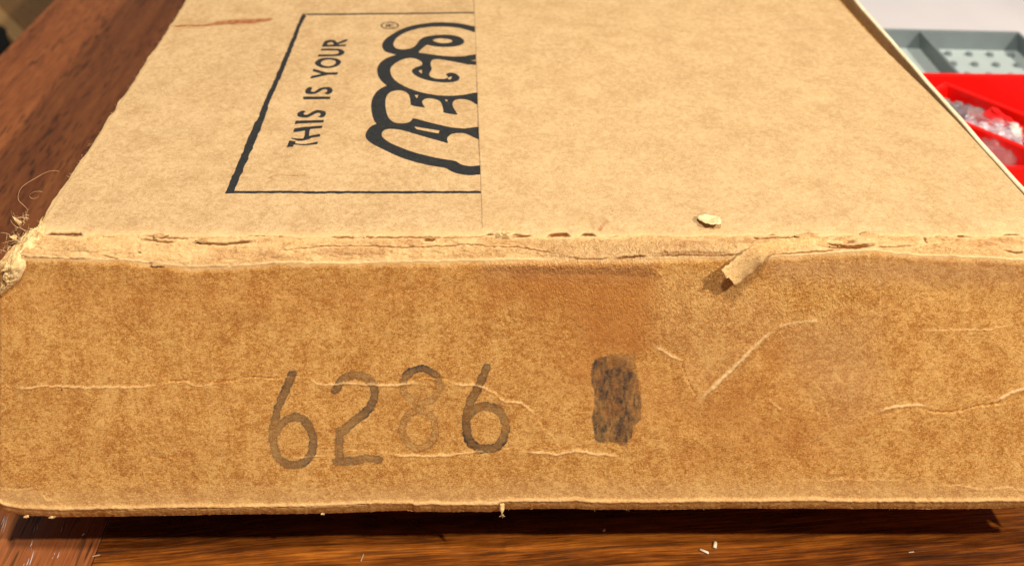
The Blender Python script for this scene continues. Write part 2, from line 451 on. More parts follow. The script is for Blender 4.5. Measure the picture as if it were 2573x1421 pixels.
# ------------------------------------------------------------------ chair and bag beyond the table's left edge
CH = Vector((-0.656, 1.090, 0)); u = Vector((0.66, -0.75, 0)).normalized(); wv = Vector((-u.y, u.x, 0))
if wv.y < 0: wv = -wv
ang = math.atan2(u.y, u.x)
cc = CH + wv*0.205
chair = empty('wooden_chair', (cc.x, cc.y, -0.74), 'brown wooden chair standing beyond the left edge of the table', 'chair', rz=ang)
def chp(name, x0, x1, y0, y1, z0, z1, mat, bev=0.004):
    bm = bmesh.new(); add_box(bm, x0, x1, y0, y1, z0, z1, bev); return bmobj(name, bm, mat, chair)
chp('seat', -0.21, 0.21, -0.198, 0.205, 0.455, 0.48, M_CHAIR)
chp('seat_rail', -0.21, 0.21, -0.222, -0.199, 0.447, 0.482, M_CHAIRE)
for sx in (-0.19, 0.155):
    for sy in (-0.195, 0.165):
        chp('leg', sx, sx+0.035, sy, sy+0.035, 0, 0.4545, M_CHAIR)
for sx in (-0.2, 0.165):
    chp('back_post', sx, sx+0.033, 0.17, 0.20, 0.4805, 0.92, M_CHAIR)
for z in (0.6, 0.74, 0.86):
    chp('back_slat', -0.165, 0.164, 0.178, 0.194, z, z+0.05, M_CHAIR)

def lumpy(name, c, r, seed, mat, amp=0.18, sub=4, freq=2.2, square=0.0):
    bm = bmesh.new(); bmesh.ops.create_icosphere(bm, subdivisions=sub, radius=1.0)
    from mathutils import noise
    for v in bm.verts:
        p = v.co.copy()
        if square:
            k = max(abs(p.x), abs(p.y), abs(p.z)); p = p.lerp(p/k*0.85, square)
        nn = noise.fractal(v.co*freq + Vector((seed*3.1, seed, 0)), 0.8, 2.1, 4)
        p *= 1 + amp*nn
        v.co = Vector((p.x*r[0], p.y*r[1], p.z*r[2]))
    o = bmobj(name, bm, mat, None, True); o.location = c
    return o
tag(lumpy('black_bag', (-0.690, 1.0, -0.473), (0.085, 0.12, 0.25), 2, M_BLACK, 0.05, 4, 2.0, 0.85),
    'black cloth bag standing in front of the wooden chair', 'bag')

# ------------------------------------------------------------------ the carton
XL, XR = -0.1768, 0.2312          # front face, left and right ends
ZC1 = ZT - 0.0055
YD = 0.435                        # depth of the carton
box = empty('cardboard_box', (0.0, 0.0, 0.0), 'worn brown cardboard carton with black print and the stamped number 6286', 'box')

def interp_px(xs, tbl):           # piecewise-linear table in photo pixels -> z on the front face, as a function of x
    a = np.array(tbl, float)
    px = xs/S + CX
    return CAMZ - (np.interp(px, a[:, 0], a[:, 1]) - CY)*S
BOT = [(0, 1286), (20, 1294), (60, 1300), (150, 1303), (300, 1302), (600, 1298), (900, 1293), (1036, 1289), (1042, 1293), (1250, 1292), (1256, 1287), (1450, 1285),
       (1480, 1288), (1700, 1287), (2000, 1283), (2300, 1285), (2450, 1284), (2573, 1281), (2710, 1278)]
CRE = [(0, 668), (30, 656), (60, 648), (300, 653), (400, 664), (480, 673), (600, 671), (700, 662), (900, 661), (1213, 655), (1300, 652), (1500, 652), (1700, 648), (1900, 645),
       (2000, 641), (2200, 630), (2300, 640), (2573, 652), (2710, 655)]

# creases of the front face: (kind, strength, half-width mm, points); L pale ridge, D dark split
FC = [
 ('L', 1, .55, [(22, 970), (60, 973), (110, 966), (150, 967), (220, 972), (300, 970), (360, 970), (402, 963)]),
 ('D', .8, .3, [(415, 957), (460, 954), (480, 957)]), ('L', .8, .45, [(463, 958), (480, 966), (510, 968), (540, 961)]),
 ('D', .8, .3, [(535, 960), (580, 955), (620, 947), (680, 950), (735, 944), (770, 945)]),
 ('L', 1, .7, [(778, 947), (790, 958), (805, 965), (850, 964), (880, 962), (940, 966), (1000, 966), (1025, 960), (1062, 962)]),
 ('D', .7, .3, [(1020, 958), (1040, 950), (1080, 945), (1125, 949), (1140, 958)]),
 ('L', 1, .6, [(1130, 956), (1150, 964), (1200, 966), (1218, 972), (1245, 988), (1262, 1004), (1285, 1007), (1310, 1010), (1322, 1020), (1345, 1036), (1360, 1046)]),
 ('L', .6, .4, [(1372, 1082), (1395, 1100), (1410, 1130)]), ('D', .4, .25, [(1345, 1036), (1372, 1082)]),
 ('L', .6, .45, [(735, 1146), (780, 1144), (830, 1143)]), ('D', .5, .25, [(850, 1128), (920, 1126), (970, 1134)]),
 ('L', 1, .7, [(975, 1138), (1010, 1143), (1040, 1142), (1100, 1144), (1150, 1139), (1190, 1131), (1230, 1136)]),
 ('D', .5, .3, [(1240, 1132), (1260, 1126), (1290, 1120), (1305, 1124)]),
 ('L', 1, .75, [(1312, 1130), (1350, 1136), (1410, 1138), (1440, 1132), (1462, 1130), (1490, 1138), (1540, 1140), (1560, 1150)]),
 ('D', .35, .25, [(1575, 1158), (1595, 1185), (1620, 1222), (1650, 1252)]),
 ('L', 1, 1.0, [(2208, 1034), (2222, 1026), (2250, 1018), (2300, 1014), (2330, 1020)]),
 ('D', .9, .4, [(2318, 1026), (2350, 1033), (2390, 1034), (2420, 1028), (2450, 1020), (2490, 1014), (2520, 1010)]),
 ('L', 1, 1.3, [(2500, 1006), (2520, 994), (2545, 982), (2573, 974), (2640, 968)]),
 ('L', .6, .5, [(2310, 828), (2350, 830), (2420, 829), (2490, 830), (2520, 820), (2560, 815)]),
 ('L', .3, .4, [(1905, 1225), (1950, 1212), (1985, 1205), (2040, 1208), (2085, 1206)]), ('L', .45, .4, [(2040, 1201), (2085, 1208), (2105, 1200), (2150, 1205), (2230, 1203), (2282, 1207)]),
 ('L', .7, .45, [(2360, 1218), (2420, 1216), (2470, 1229), (2500, 1226), (2530, 1219), (2573, 1232), (2620, 1236)]),
 ('L', .5, .5, [(2182, 1088), (2160, 1115), (2130, 1140), (2090, 1152)]), ('D', .5, .4, [(2215, 1055), (2190, 1085), (2165, 1105)]),
 ('L', .45, .5, [(2080, 1085), (2050, 1102), (2020, 1118)]),
 ('L', .9, .9, [(1645, 868), (1680, 888), (1715, 903)]), ('D', .9, .4, [(1716, 903), (1714, 925), (1728, 948), (1738, 975), (1752, 1002)]),
 ('L', 1, 1.8, [(1757, 1004), (1800, 964), (1850, 916), (1900, 866), (1950, 824)]), ('L', .6, 1.4, [(1950, 824), (2000, 810), (2060, 806)]),
 ('D', .5, .3, [(1765, 1003), (1805, 970), (1852, 924), (1880, 896)]),
 ('L', .5, .6, [(1935, 1003), (1950, 1018), (1968, 1030)]), ('D', .5, .4, [(1930, 1012), (1948, 1028), (1960, 1036)]),
 ('L', .7, .5, [(100, 1231), (112, 1244), (122, 1252), (136, 1254)]), ('D', .5, .6, [(12, 1222), (50, 1224), (86, 1221)]),
 ('L', .35, .4, [(136, 1254), (160, 1268), (185, 1276)]),
 ('D', .5, .28, [(378, 1142), (405, 1150), (425, 1146), (445, 1147)]),
 ('D', .6, .3, [(240, 1281), (300, 1277), (360, 1275), (500, 1276), (560, 1274), (720, 1270), (900, 1265), (1034, 1261)]),
 ('D', .4, .3, [(1120, 1258), (1260, 1262), (1420, 1262)]),
 ('D', .4, .3, [(1455, 690), (1465, 705), (1470, 722)]), ('D', .35, .3, [(282, 745), (284, 790), (280, 828)]),
 ('L', .35, .5, [(2205, 700), (2212, 730), (2210, 800)]), ('L', .3, .5, [(60, 700), (90, 760), (110, 860)]), ('L', .3, .5, [(0, 1040), (60, 985), (40, 930)]),
]
nu, nv = 1140, 272
u1 = np.linspace(0, 1, nu); v1 = np.linspace(0, 1, nv)
Uu, Vv = np.meshgrid(u1, v1)
X = XL + (XR-XL)*Uu
xs = X[0]
zb = interp_px(xs, BOT) + 0.00022*fbm(xs*900, xs*0, 5, 3)*2; zt_ = interp_px(xs, CRE) + 0.0005*fbm(xs*300, xs*0+3, 9, 3)
Z = zb[None, :] + (zt_-zb)[None, :]*Vv
H = 0.0016*fbm(X*16, Z*20, 3, 3) + 0.00028*fbm(X*160, Z*160, 11, 4) + 0.00012*fbm(X*900, Z*900, 12, 2)
A = {k: np.zeros_like(X) for k in ('worn', 'crack', 'stain', 'pink', 'ink', 'inkdark', 'gloss', 'smear', 'printed')}
wob = 0.00028
XN = X + wob*2*fbm(X*900, Z*900, 21, 2)*2; ZN = Z + wob*2*fbm(X*700, Z*700, 22, 3)*2
for kind, s, hw, pts in FC:
    pts = smooth_line([fpx(*p) for p in pts], 1)
    d, t, sg = dist_poly(XN, ZN, pts, False, 0.006)
    hw = hw*1e-3
    taper = np.clip(np.minimum(t, 1-t)*8, 0.25, 1)
    if kind == 'L':
        br = np.clip(0.75 + 1.5*(fbm(X*260, Z*260, 31, 3)+0.18), 0.1, 1.1)
        A['worn'] = np.maximum(A['worn'], s*br*taper*sstep(hw*0.55, hw*0.10, d))
        H += 0.00010*s*taper*np.exp(-(d/(hw*0.7))**2) - 0.00004*s*taper*np.exp(-((d-hw*1.5)/(hw*0.8))**2)
        H += 0.00018*s*taper*np.exp(-d/0.0035)*(sg > 0)
    else:
        A['crack'] = np.maximum(A['crack'], 0.75*s*taper*sstep(hw*0.62, hw*0.12, d))
        H -= 0.0004*s*taper*np.exp(-(d/(hw*0.6))**2)
        H += 0.0002*s*taper*np.exp(-d/0.003)*(sg > 0)
def poly_soft(pts, soft, reach=0.02):
    q = [fpx(*p) for p in pts]
    d, _, _ = dist_poly(XN, ZN, q, True, reach); return np.clip(0.5 + np.where(inside(XN, ZN, q), d, -d)/soft, 0, 1)
st = poly_soft([(1214, 662), (1640, 655), (1650, 760), (1640, 870), (1600, 900), (1500, 870), (1480, 900), (1400, 800), (1330, 830), (1290, 770), (1235, 790), (1216, 830)], 0.007)
A['stain'] = np.maximum(A['stain'], st*np.clip(0.85+2.0*fbm(X*70, Z*45, 41, 4), 0.25, 1))
st = poly_soft([(1380, 760), (1640, 780), (1650, 1000), (1600, 1100), (1480, 1000), (1380, 960), (1330, 840)], 0.014)
A['stain'] = np.maximum(A['stain'], st*0.6*np.clip(0.8+2*fbm(X*60, Z*60, 44, 3), 0, 1.2))
st = poly_soft([(1620, 905), (1760, 1010), (1900, 880), (1990, 840), (2060, 900), (2010, 1010), (2200, 1060), (2100, 1190), (1750, 1180), (1640, 1130)], 0.012)
A['stain'] = np.maximum(A['stain'], st*0.45*np.clip(0.8+2*fbm(X*60, Z*60, 43, 3), 0, 1.2))
st = poly_soft([(20, 690), (1200, 680), (1180, 760), (700, 800), (20, 790)], 0.012)
A['stain'] = np.maximum(A['stain'], st*0.28)
A['pink'] = np.maximum(A['pink'], poly_soft([(1960, 815), (2205, 790), (2210, 1010), (2120, 1060), (1990, 930)], 0.014)*0.55)
A['pink'] = np.maximum(A['pink'], poly_soft([(1215, 655), (1650, 655), (1640, 700), (1215, 692)], 0.006)*0.6)
A['pink'] = np.maximum(A['pink'], poly_soft([(1900, 640), (2573, 650), (2573, 720), (1950, 700)], 0.008)*0.8)
A['pink'] = np.maximum(A['pink'], poly_soft([(1650, 680), (1900, 700), (2000, 800), (1760, 1000), (1715, 900), (1645, 860)], 0.01)*0.35)
A['worn'] = np.maximum(A['worn'], 0.38*poly_soft([(10, 1226), (80, 1224), (110, 1236), (136, 1256), (190, 1276), (120, 1290), (10, 1285)], 0.003))
A['worn'] = np.maximum(A['worn'], 0.6*poly_soft([(2205, 703), (2217, 704), (2216, 714), (2206, 714)], 0.0008))
A['gloss'] = np.maximum(A['gloss'], poly_soft([(1218, 655), (1640, 648), (1660, 690), (1560, 684), (1300, 676), (1218, 672)], 0.004))
A['gloss'] = np.maximum(A['gloss'], 0.35*poly_soft([(1218, 655), (2205, 645), (2205, 850), (1640, 850), (1218, 800)], 0.02))
# paler rubbed band just above the bottom fold and the rubbed top corner
hb = Z - zb[None, :]
A['worn'] = np.maximum(A['worn'], 0.8*np.exp(-((hb-0.0046-0.0007*fbm(X*90, X*0, 53, 3))/0.0008)**2)*(0.8+0.9*fbm(X*120, Z*300, 51, 3)))
A['worn'] = np.maximum(A['worn'], 0.32*sstep(0.016, 0.004, hb)*(hb > 0.004))
A['worn'] = np.maximum(A['worn'], 0.75*sstep(0.0016, 0.0, zt_[None, :]-Z + 0.0012*fbm(X*250, Z*250, 52, 3)))
# stamped digits
ZP = (640, 860, 2.4274)
def zp(pts): return [fpx(ZP[0]+a/ZP[2], ZP[1]+b/ZP[2]) for a, b in pts]
DIG = [
 ([(228, 196), (190, 290), (150, 370), (128, 450), (110, 530), (112, 610), (135, 690), (180, 735), (240, 742), (310, 722), (350, 680), (362, 610), (350, 540), (320, 480), (270, 450), (215, 455), (160, 495), (132, 545)], 52, .95, .45),
 ([(490, 292), (520, 245), (560, 212), (620, 197), (680, 210), (722, 255), (732, 315), (720, 370), (685, 420), (630, 462), (570, 505), (528, 555)], 54, .95, .42), ([(520, 535), (516, 610), (516, 712)], 52, .78, .25), ([(500, 722), (600, 722), (690, 700), (755, 712)], 50, .82, .3),
 ([(1415, 152), (1388, 220), (1342, 310), (1302, 390), (1287, 470), (1292, 550), (1312, 608), (1360, 642), (1420, 652), (1480, 632), (1520, 580), (1533, 510), (1520, 450), (1480, 402), (1420, 384), (1350, 394), (1302, 444)], 54, 1.0, .85),
]
for pts, w, dens, dk in DIG:
    q = smooth_line(zp(pts), 2); hw = w/2/ZP[2]*S
    d, t, _ = dist_poly(XN, ZN, q, False, 0.006)
    m = sstep(hw*1.06, hw*0.92, d)
    edge = 0.82 + 0.28*sstep(hw*0.55, hw*0.9, d)
    var = 0.85 + 0.7*fbm(X*90, Z*90, 61, 3) + 0.25*np.cos(t*9+dens*20)*0.5
    a = m*dens*edge*np.clip(var, 0.5, 1.15)
    A['inkdark'] = np.where(a > A['ink'], dk, A['inkdark']); A['ink'] = np.maximum(A['ink'], a)
def ring(cx, cy, rx, ry, w, dens, topd):
    q = zp([(cx+rx*math.cos(k/40*2*math.pi), cy+ry*math.sin(k/40*2*math.pi)) for k in range(40)])
    hw = w/2/ZP[2]*S
    d, t, _ = dist_poly(XN, ZN, q, True, 0.006)
    m = sstep(hw*1.06, hw*0.9, d); edge = 0.35 + 0.65*sstep(hw*0.55, hw*0.92, d)
    zc = fpx(0, ZP[1]+cy/ZP[2])[1]
    lift = sstep(-ry/ZP[2]*S*0.2, ry/ZP[2]*S, Z-zc)
    a = m*(dens*edge + topd*lift)*(0.9+0.5*fbm(X*110, Z*110, 63, 3))
    A['inkdark'] = np.where(a > A['ink'], 0.3, A['inkdark']); A['ink'] = np.maximum(A['ink'], a)
ring(1016, 262, 112, 104, 46, .66, .7)
ring(1002, 530, 102, 116, 46, .72, 0.0)
q = zp([(2065, 100), (2110, 85), (2165, 76), (2240, 66), (2312, 60), (2316, 130), (2330, 200), (2345, 300), (2358, 400), (2352, 470), (2312, 496), (2300, 560), (2262, 640), (2225, 610), (2190, 598), (2110, 612), (2072, 585), (2062, 480), (2072, 330), (2050, 180)])
d, _, _ = dist_poly(XN, ZN, q, True, 0.006)
sd = np.where(inside(XN, ZN, q), -d, d) + 0.0009*fbm(X*700, Z*160, 66, 3)
bx0, bz0 = fpx(ZP[0]+2185/ZP[2], ZP[1]+125/ZP[2])
up = np.clip(0.5 + (X-bx0)/0.004, 0, 1)*np.clip(0.5+(Z-bz0)/0.006, 0, 1)
str_ = np.clip(0.80 + 1.1*fbm(X*420, Z*150, 67, 4) + 0.9*fbm(X*1300, Z*500, 68, 3), 0.25, 1)*(1-0.6*up)
low = 1 - 0.35*sstep(bz0-0.05, bz0-0.095, Z)
a = sstep(0.0003, -0.0002, sd)*1.0*str_*low
A['inkdark'] = np.where(a > A['ink'], 0.6, A['inkdark']); A['ink'] = np.maximum(A['ink'], a)
A['ink'] *= (1-0.9*np.clip(A['worn'], 0, 1))
# rounded bottom fold, rounded uprights
r = 0.0052
rl = 0.0040 + 0.0007*fbm(X*90, X*0, 53, 3)
yb = 0.0014*np.clip(1-hb/rl, 0, 1)**1.5 - 0.0004*np.exp(-((hb-rl-0.0004)/0.0007)**2)
rc = 0.0022
dl = X-XL; dr = XR-X
ye = np.where(dl < rc, rc-np.sqrt(np.maximum(rc*rc-(rc-dl)**2, 0)), 0) + np.where(dr < rc, rc-np.sqrt(np.maximum(rc*rc-(rc-dr)**2, 0)), 0)
fade = sstep(0, 0.003, zt_[None, :]-Z)
Y = -(H*(0.3+0.7*fade)) + yb + ye
Y -= 0.0012*sstep(0.012, 0.0, zt_[None, :]-Z)*sstep(0, 1, fade+0.2)*0.3
front_y_top = Y[-1].copy()
grid('front_panel', np.stack([X, Y, Z], -1), A, M_FRONT, box)
front_bottom = np.stack([X[0], Y[0], Z[0]], -1)

# ---- worn folded edge between front and top
nt_ = 56
t1 = np.linspace(0, 1, nt_)
U2, T2 = np.meshgrid(u1, t1)
XS = XL + (XR-XL)*U2
XS = XS + (np.clip(1-U2*18, 0, 1)**1.0)*T2*0.0085          # left end draws in towards the top
xa = XS.copy()
y0 = np.interp(XS, xs, front_y_top); z0 = np.interp(XS, xs, zt_)
YT, ZTS = 0.0076, ZT-0.0007
yl = y0 + (YT-y0)*T2; zl = z0 + (ZTS-z0)*T2
nrm = np.array([0, -0.53, 0.85])
pyl = CY + F*(CAMZ-zl)/(yl+D0); pxl = CX + F*XS/(yl+D0)     # features are laid out in photo pixels, then live on the surface
mm = 6.6                                                   # pixels per mm here
A2 = {k: np.zeros_like(XS) for k in A}
ply = sstep(0.0, 0.035, fbm(XS*55, T2*2.6, 171, 5, 0.62)-0.02) + 0.8*sstep(0.0, 0.03, fbm(XS*90+9, T2*2.2, 172, 5, 0.62)-0.06)
bul = 0.0003*np.sin(np.pi*T2)**0.7 + 0.00042*ply
H2 = bul + 0.0011*fbm(XS*110, T2*2.2, 71, 4) + 0.0007*fbm(XS*600, T2*8, 72, 3) + 0.0006*fbm(XS*40, T2*2, 73, 2)
EC = [ # dark splits: strength, half width px, points
 (1, 4.5, [(104, 577), (125, 580), (150, 582), (175, 587), (205, 590)]), (.7, 1.6, [(205, 589), (300, 588), (350, 584), (450, 584), (520, 587), (610, 590), (760, 594), (900, 596), (1050, 598), (1213, 596)]),
 (.8, 2.4, [(355, 601), (385, 604), (420, 608), (440, 606)]), (.9, 2.6, [(500, 604), (515, 611), (560, 613), (598, 610), (640, 607)]), (.6, 2, [(360, 592), (400, 596), (470, 598)]),
 (.9, 2.6, [(1065, 603), (1080, 604), (1095, 602)]), (.7, 1.3, [(700, 632), (800, 622), (900, 619), (1000, 622), (1100, 619), (1190, 618), (1240, 621), (1300, 622), (1360, 632), (1400, 638), (1430, 647)]),
 (.8, 1.5, [(1430, 647), (1470, 650), (1500, 650), (1530, 648)]), (.9, 2.4, [(1540, 649), (1575, 646), (1625, 644)]), (.5, 4, [(1640, 641), (1700, 636), (1760, 634), (1830, 637)]),
 (.8, 1.6, [(1640, 643), (1720, 640), (1840, 640), (1870, 636)]),
 (.7, 2, [(1560, 586), (1590, 580), (1620, 578), (1700, 578), (1760, 577), (1860, 576), (1925, 574)]),
 (1, 4.5, [(1932, 579), (1944, 581), (1954, 583)]), (1, 4.5, [(2002, 581), (2012, 584), (2022, 585)]),
 (.8, 2, [(1895, 596), (1905, 601)]), (.7, 1.8, [(1900, 600), (1960, 598), (2010, 593), (2050, 592)]),
 (1, 4.2, [(2056, 614), (2075, 617), (2110, 619), (2150, 620), (2194, 615)]), (.7, 3, [(2100, 606), (2130, 608), (2150, 606)]), (.6, 2, [(2085, 605), (2098, 603)]),
 (.7, 1.8, [(1945, 641), (2000, 635), (2070, 631), (2110, 626)]), (.6, 1.5, [(2200, 621), (2240, 620), (2300, 615)]), (.9, 2, [(2322, 597), (2327, 608)]),
 (.9, 3, [(2390, 589), (2410, 592), (2440, 593), (2480, 590)]), (.5, 2, [(2240, 580), (2260, 580)]), (.9, 2.5, [(2530, 576), (2550, 579), (2573, 578)]), (.8, 2, [(2525, 630), (2550, 635), (2573, 634)]),
 (.8, 1.6, [(30, 645), (90, 648), (160, 650), (240, 651)]), (.8, 1.8, [(330, 662), (360, 664), (400, 662)]), (.7, 1.3, [(420, 668), (480, 677), (560, 679), (640, 668), (700, 662)]),
 (.7, 1.5, [(255, 640), (300, 652)]), (1, 4, [(1375, 591), (1400, 589), (1436, 589)]), (1, 3.2, [(1460, 590), (1500, 589), (1550, 592)]), (.9, 2.6, [(1288, 594), (1338, 591), (1370, 592)]), (.9, 2.4, [(1218, 589), (1246, 585)]), (1, 2.2, [(348, 633), (353, 635)]),
]
WX = pxl + 3.5*2*fbm(XS*900, T2*6, 74, 3); WY = pyl + 2.2*2*fbm(XS*800, T2*7, 75, 3)
for s, w, pts in EC:
    d, t, sg = dist_poly(WX, WY, pts, False, 30)
    tp = np.clip(np.minimum(t, 1-t)*7, 0.3, 1)
    w = w*1.15
    A2['crack'] = np.maximum(A2['crack'], s*tp*sstep(w*1.3, w*0.6, d))
    H2 -= 0.0011*s*tp*np.exp(-(d/(w*0.9))**2)
    A2['worn'] = np.maximum(A2['worn'], 0.6*s*np.exp(-((d-w*2.2)/(w*1.3))**2))
A2['worn'] = np.maximum(A2['worn'], np.clip(0.0 + 0.75*fbm(XS*60, T2*2.2, 76, 4)*2, 0, 0.5))
A2['worn'] = np.maximum(A2['worn'], 0.7*sstep(0.13, 0.02, T2)); A2['worn'] = np.maximum(A2['worn'], 0.45*sstep(0.84, 0.97, T2))
A2['worn'] = np.maximum(A2['worn'], 0.42*(1-np.clip(ply, 0, 1))*np.clip(0.6+2*fbm(XS*200, T2*6, 173, 3), 0, 1))
A2['worn'] *= (1-A2['crack'])
A2['stain'] = 0.8*np.clip(fbm(XS*45+3, T2*3, 78, 4)*2.6, 0, 1)
A2['pink'] = 0.5*np.clip(fbm(XS*50, T2*2, 77, 3)*3, 0, 1)
A2['gloss'] = np.clip(sstep(1330, 1420, pxl)*sstep(1880, 1830, pxl)*sstep(598, 618, pyl)*1.0, 0, 1)
A2['worn'] *= (1-0.6*A2['gloss'])
P2 = np.stack([XS, yl + nrm[1]*H2*np.sin(np.pi*np.clip(T2, 0.03, 1))**0.25, zl + nrm[2]*H2*np.sin(np.pi*np.clip(T2, 0.03, 1))**0.25], -1)
P2[0, :, 0] = xs; P2[0, :, 1] = front_y_top; P2[0, :, 2] = zt_
# inner ply that shows through where the top sheet has torn back
nin = 14
inn = np.repeat(P2[-1:], nin, 0)
k = np.linspace(0.08, 1, nin)[:, None]
inn[:, :, 1] += k*0.006; inn[:, :, 2] -= 0.0009*np.minimum(1, k*4)
P2 = np.concatenate([P2, inn], 0)
for kk in A2:
    fill = 1.0 if kk == 'crack' else 0.0
    A2[kk] = np.concatenate([A2[kk], np.full((nin, nu), fill)], 0)
grid('folded_edge', P2, A2, M_EDGE, box)

# ---- top flaps
TOR = [(104, 205, 0.0020), (350, 395, 0.0010), (1216, 1246, 0.0014), (1284, 1340, 0.0016), (1372, 1436, 0.0024), (1458, 1502, 0.0022), (1930, 1956, 0.0012), (2520, 2573, 0.0012)]
def front_edge(xv):
    pxv = CX + xv/(D0+0.0056)*F
    e = 0.0068 + 0.0019*(fbm(xv*220, xv*0+1, 81, 4)+0.25)
    for a, b, dd in TOR:
        e += dd*np.clip(np.minimum(pxv-a, b-pxv)/10, 0, 1)
    return e
def yspace(step, ymax, far):
    return np.concatenate([np.arange(0, ymax, step), np.linspace(ymax, far, 30)])
def flap(name, x0, x1, nx, step, z, leftfn=None, rightfn=None, printed=None, seed=0, sk=-0.0022):
    uu = np.linspace(0, 1, nx); vv = yspace(step, 0.245, YD-0.004)
    Xg = x0 + (x1-x0)*np.repeat(uu[None, :], len(vv), 0)
    ye_ = front_edge(Xg)
    Yg = ye_ + vv[:, None]*((YD-0.004-ye_)/(YD-0.004))
    if leftfn is not None:
        k = np.clip(1-uu*12, 0, 1)[None, :]; Xg = Xg + leftfn(Yg)*k
    if rightfn is not None:
        k = np.clip(1-(1-uu)*12, 0, 1)[None, :]; Xg = Xg + rightfn(Yg)*k
    h = 0.0014*fbm(Xg*14, Yg*12, seed+1, 3) + 0.00016*fbm(Xg*170, Yg*170, seed+2, 4) + 0.00006*fbm(Xg*1000, Yg*1000, seed+3, 2)
    a = {q: np.zeros_like(Xg) for q in A}
    return Xg, Yg, h, a

LX1 = 0.0135
lf = lambda Y: -0.0006 + 0.0009*fbm(Y*120, Y*0+2, 91, 3)*2 + 0.0015*sstep(0.03, 0.0, Y)
Xg, Yg, h, a = flap('l', -0.1660, LX1, 440, 0.00042, 0, lf, None, seed=100)
# --- the print: outlines traced in photo pixels, mapped to the flap's plane
def Z2(pts, cut=()):          # enlarged view at (880,20), 3.2286x
    return tpxs([(880+a_/3.2286 + (28 if i in cut else 0), 20+b_/3.2286) for i, (a_, b_) in enumerate(pts)])
sil = [(1035, 165), (990, 150), (930, 135), (860, 123), (780, 117), (700, 115), (640, 120), (560, 130), (500, 142), (440, 160), (390, 182), (350, 205), (310, 230), (280, 255), (262, 280), (257, 305), (262, 325), (275, 345), (300, 360), (340, 372), (375, 378),
       (340, 388), (300, 402), (265, 422), (240, 445), (225, 470), (217, 495), (218, 520), (225, 550), (240, 580), (262, 605), (285, 623), (300, 632),
       (270, 642), (240, 658), (215, 678), (195, 705), (180, 735), (170, 770), (168, 800), (172, 840), (180, 880), (195, 920), (215, 945),
       (190, 950), (165, 965), (145, 985), (130, 1010), (122, 1035), (128, 1060), (145, 1080), (180, 1105), (230, 1132), (290, 1160), (350, 1190), (420, 1220), (490, 1243), (560, 1262), (640, 1280), (720, 1293), (770, 1300), (800, 1318), (840, 1338), (890, 1352), (940, 1360), (990, 1362), (1030, 1356), (1057, 1350)]
hO = [(1032, 220), (1000, 200), (950, 182), (880, 165), (800, 155), (720, 152), (640, 155), (560, 165), (490, 182), (430, 205), (385, 235), (360, 262), (350, 290), (355, 310), (370, 325), (400, 333), (440, 335), (480, 330), (510, 320), (530, 305), (545, 285), (560, 262), (585, 243), (620, 230), (680, 222), (750, 218), (820, 222), (870, 232), (905, 248), (925, 268), (925, 285), (910, 300), (880, 312), (830, 320), (760, 322), (700, 318), (650, 308), (625, 300), (600, 315), (575, 338), (550, 362), (600, 368), (660, 378), (720, 387), (790, 395), (860, 398), (930, 395), (980, 385), (1034, 362)]
hG = [(1040, 675), (1036, 468), (960, 465), (900, 452), (840, 440), (780, 428), (730, 420), (690, 418), (665, 425), (655, 440), (652, 460), (660, 485), (662, 500), (650, 520), (640, 540), (650, 560), (680, 572), (720, 578), (760, 578), (785, 572), (795, 562), (785, 555), (775, 545), (785, 532), (815, 526), (850, 532), (880, 550), (890, 568), (880, 588), (850, 602), (800, 608), (740, 606), (680, 600), (620, 588), (570, 572), (530, 552), (505, 530), (498, 515), (505, 498), (530, 482), (560, 472), (580, 465), (585, 455), (580, 440), (560, 425), (530, 412), (490, 405), (450, 410), (405, 425), (365, 448), (335, 475), (325, 500), (328, 530), (340, 560), (365, 590), (400, 615), (440, 638), (490, 660), (550, 680), (620, 698), (700, 710), (780, 715), (860, 713), (930, 705), (990, 692)]
hE = [(1048, 958), (1047, 812), (1020, 785), (985, 760), (940, 745), (890, 742), (850, 750), (832, 768), (830, 795), (845, 825), (862, 850), (878, 872), (755, 855), (755, 835), (748, 800), (735, 770), (710, 750), (670, 740), (630, 737), (598, 745), (583, 762), (590, 785), (605, 808), (610, 815), (490, 797), (488, 760), (482, 725), (470, 700), (445, 682), (410, 672), (370, 672), (330, 682), (302, 705), (287, 740), (285, 790), (292, 840), (305, 880), (325, 910), (355, 930), (395, 938), (440, 938), (480, 928), (500, 912), (508, 895), (560, 908), (640, 930), (720, 950), (800, 968), (870, 978), (930, 980), (990, 972)]
hL = [(1050, 1105), (1056, 1270), (1030, 1282), (980, 1287), (930, 1280), (890, 1268), (870, 1250), (840, 1240), (760, 1228), (680, 1213), (600, 1195), (500, 1168), (400, 1130), (330, 1100), (285, 1072), (262, 1050), (255, 1030), (262, 1005), (285, 988), (330, 983), (390, 990), (460, 1005), (540, 1028), (640, 1058), (720, 1080), (800, 1103), (790, 1085), (785, 1065), (795, 1045), (820, 1028), (860, 1018), (910, 1018), (960, 1030), (1005, 1055)]
logo = [Z2(sil, (0, len(sil)-1)), Z2(hO, (0, len(hO)-1)), Z2(hG, (0, 1)), Z2(hE, (0, 1)), Z2(hL, (0, 1)),
        Z2([(670, 262), (700, 252), (750, 250), (800, 256), (828, 268), (825, 280), (790, 288), (740, 288), (700, 280), (672, 268)]),
        Z2([(972, 430), (1034, 415), (1034, 440)], (1, 2)), Z2([(553, 512), (582, 503), (579, 537)]), Z2([(793, 570), (827, 556), (816, 581), (800, 584)]),
        Z2([(524, 710), (552, 709), (541, 737)]), Z2([(764, 744), (792, 750), (783, 767)]), Z2([(518, 964), (640, 985), (724, 998), (716, 1021), (540, 986)])]
logo = [chaikin(p) if len(p) > 6 else p for p in logo]
def Z3(pts): return tpxs([(700+a_/8.88, 80+b_/8.88) for a_, b_ in pts])
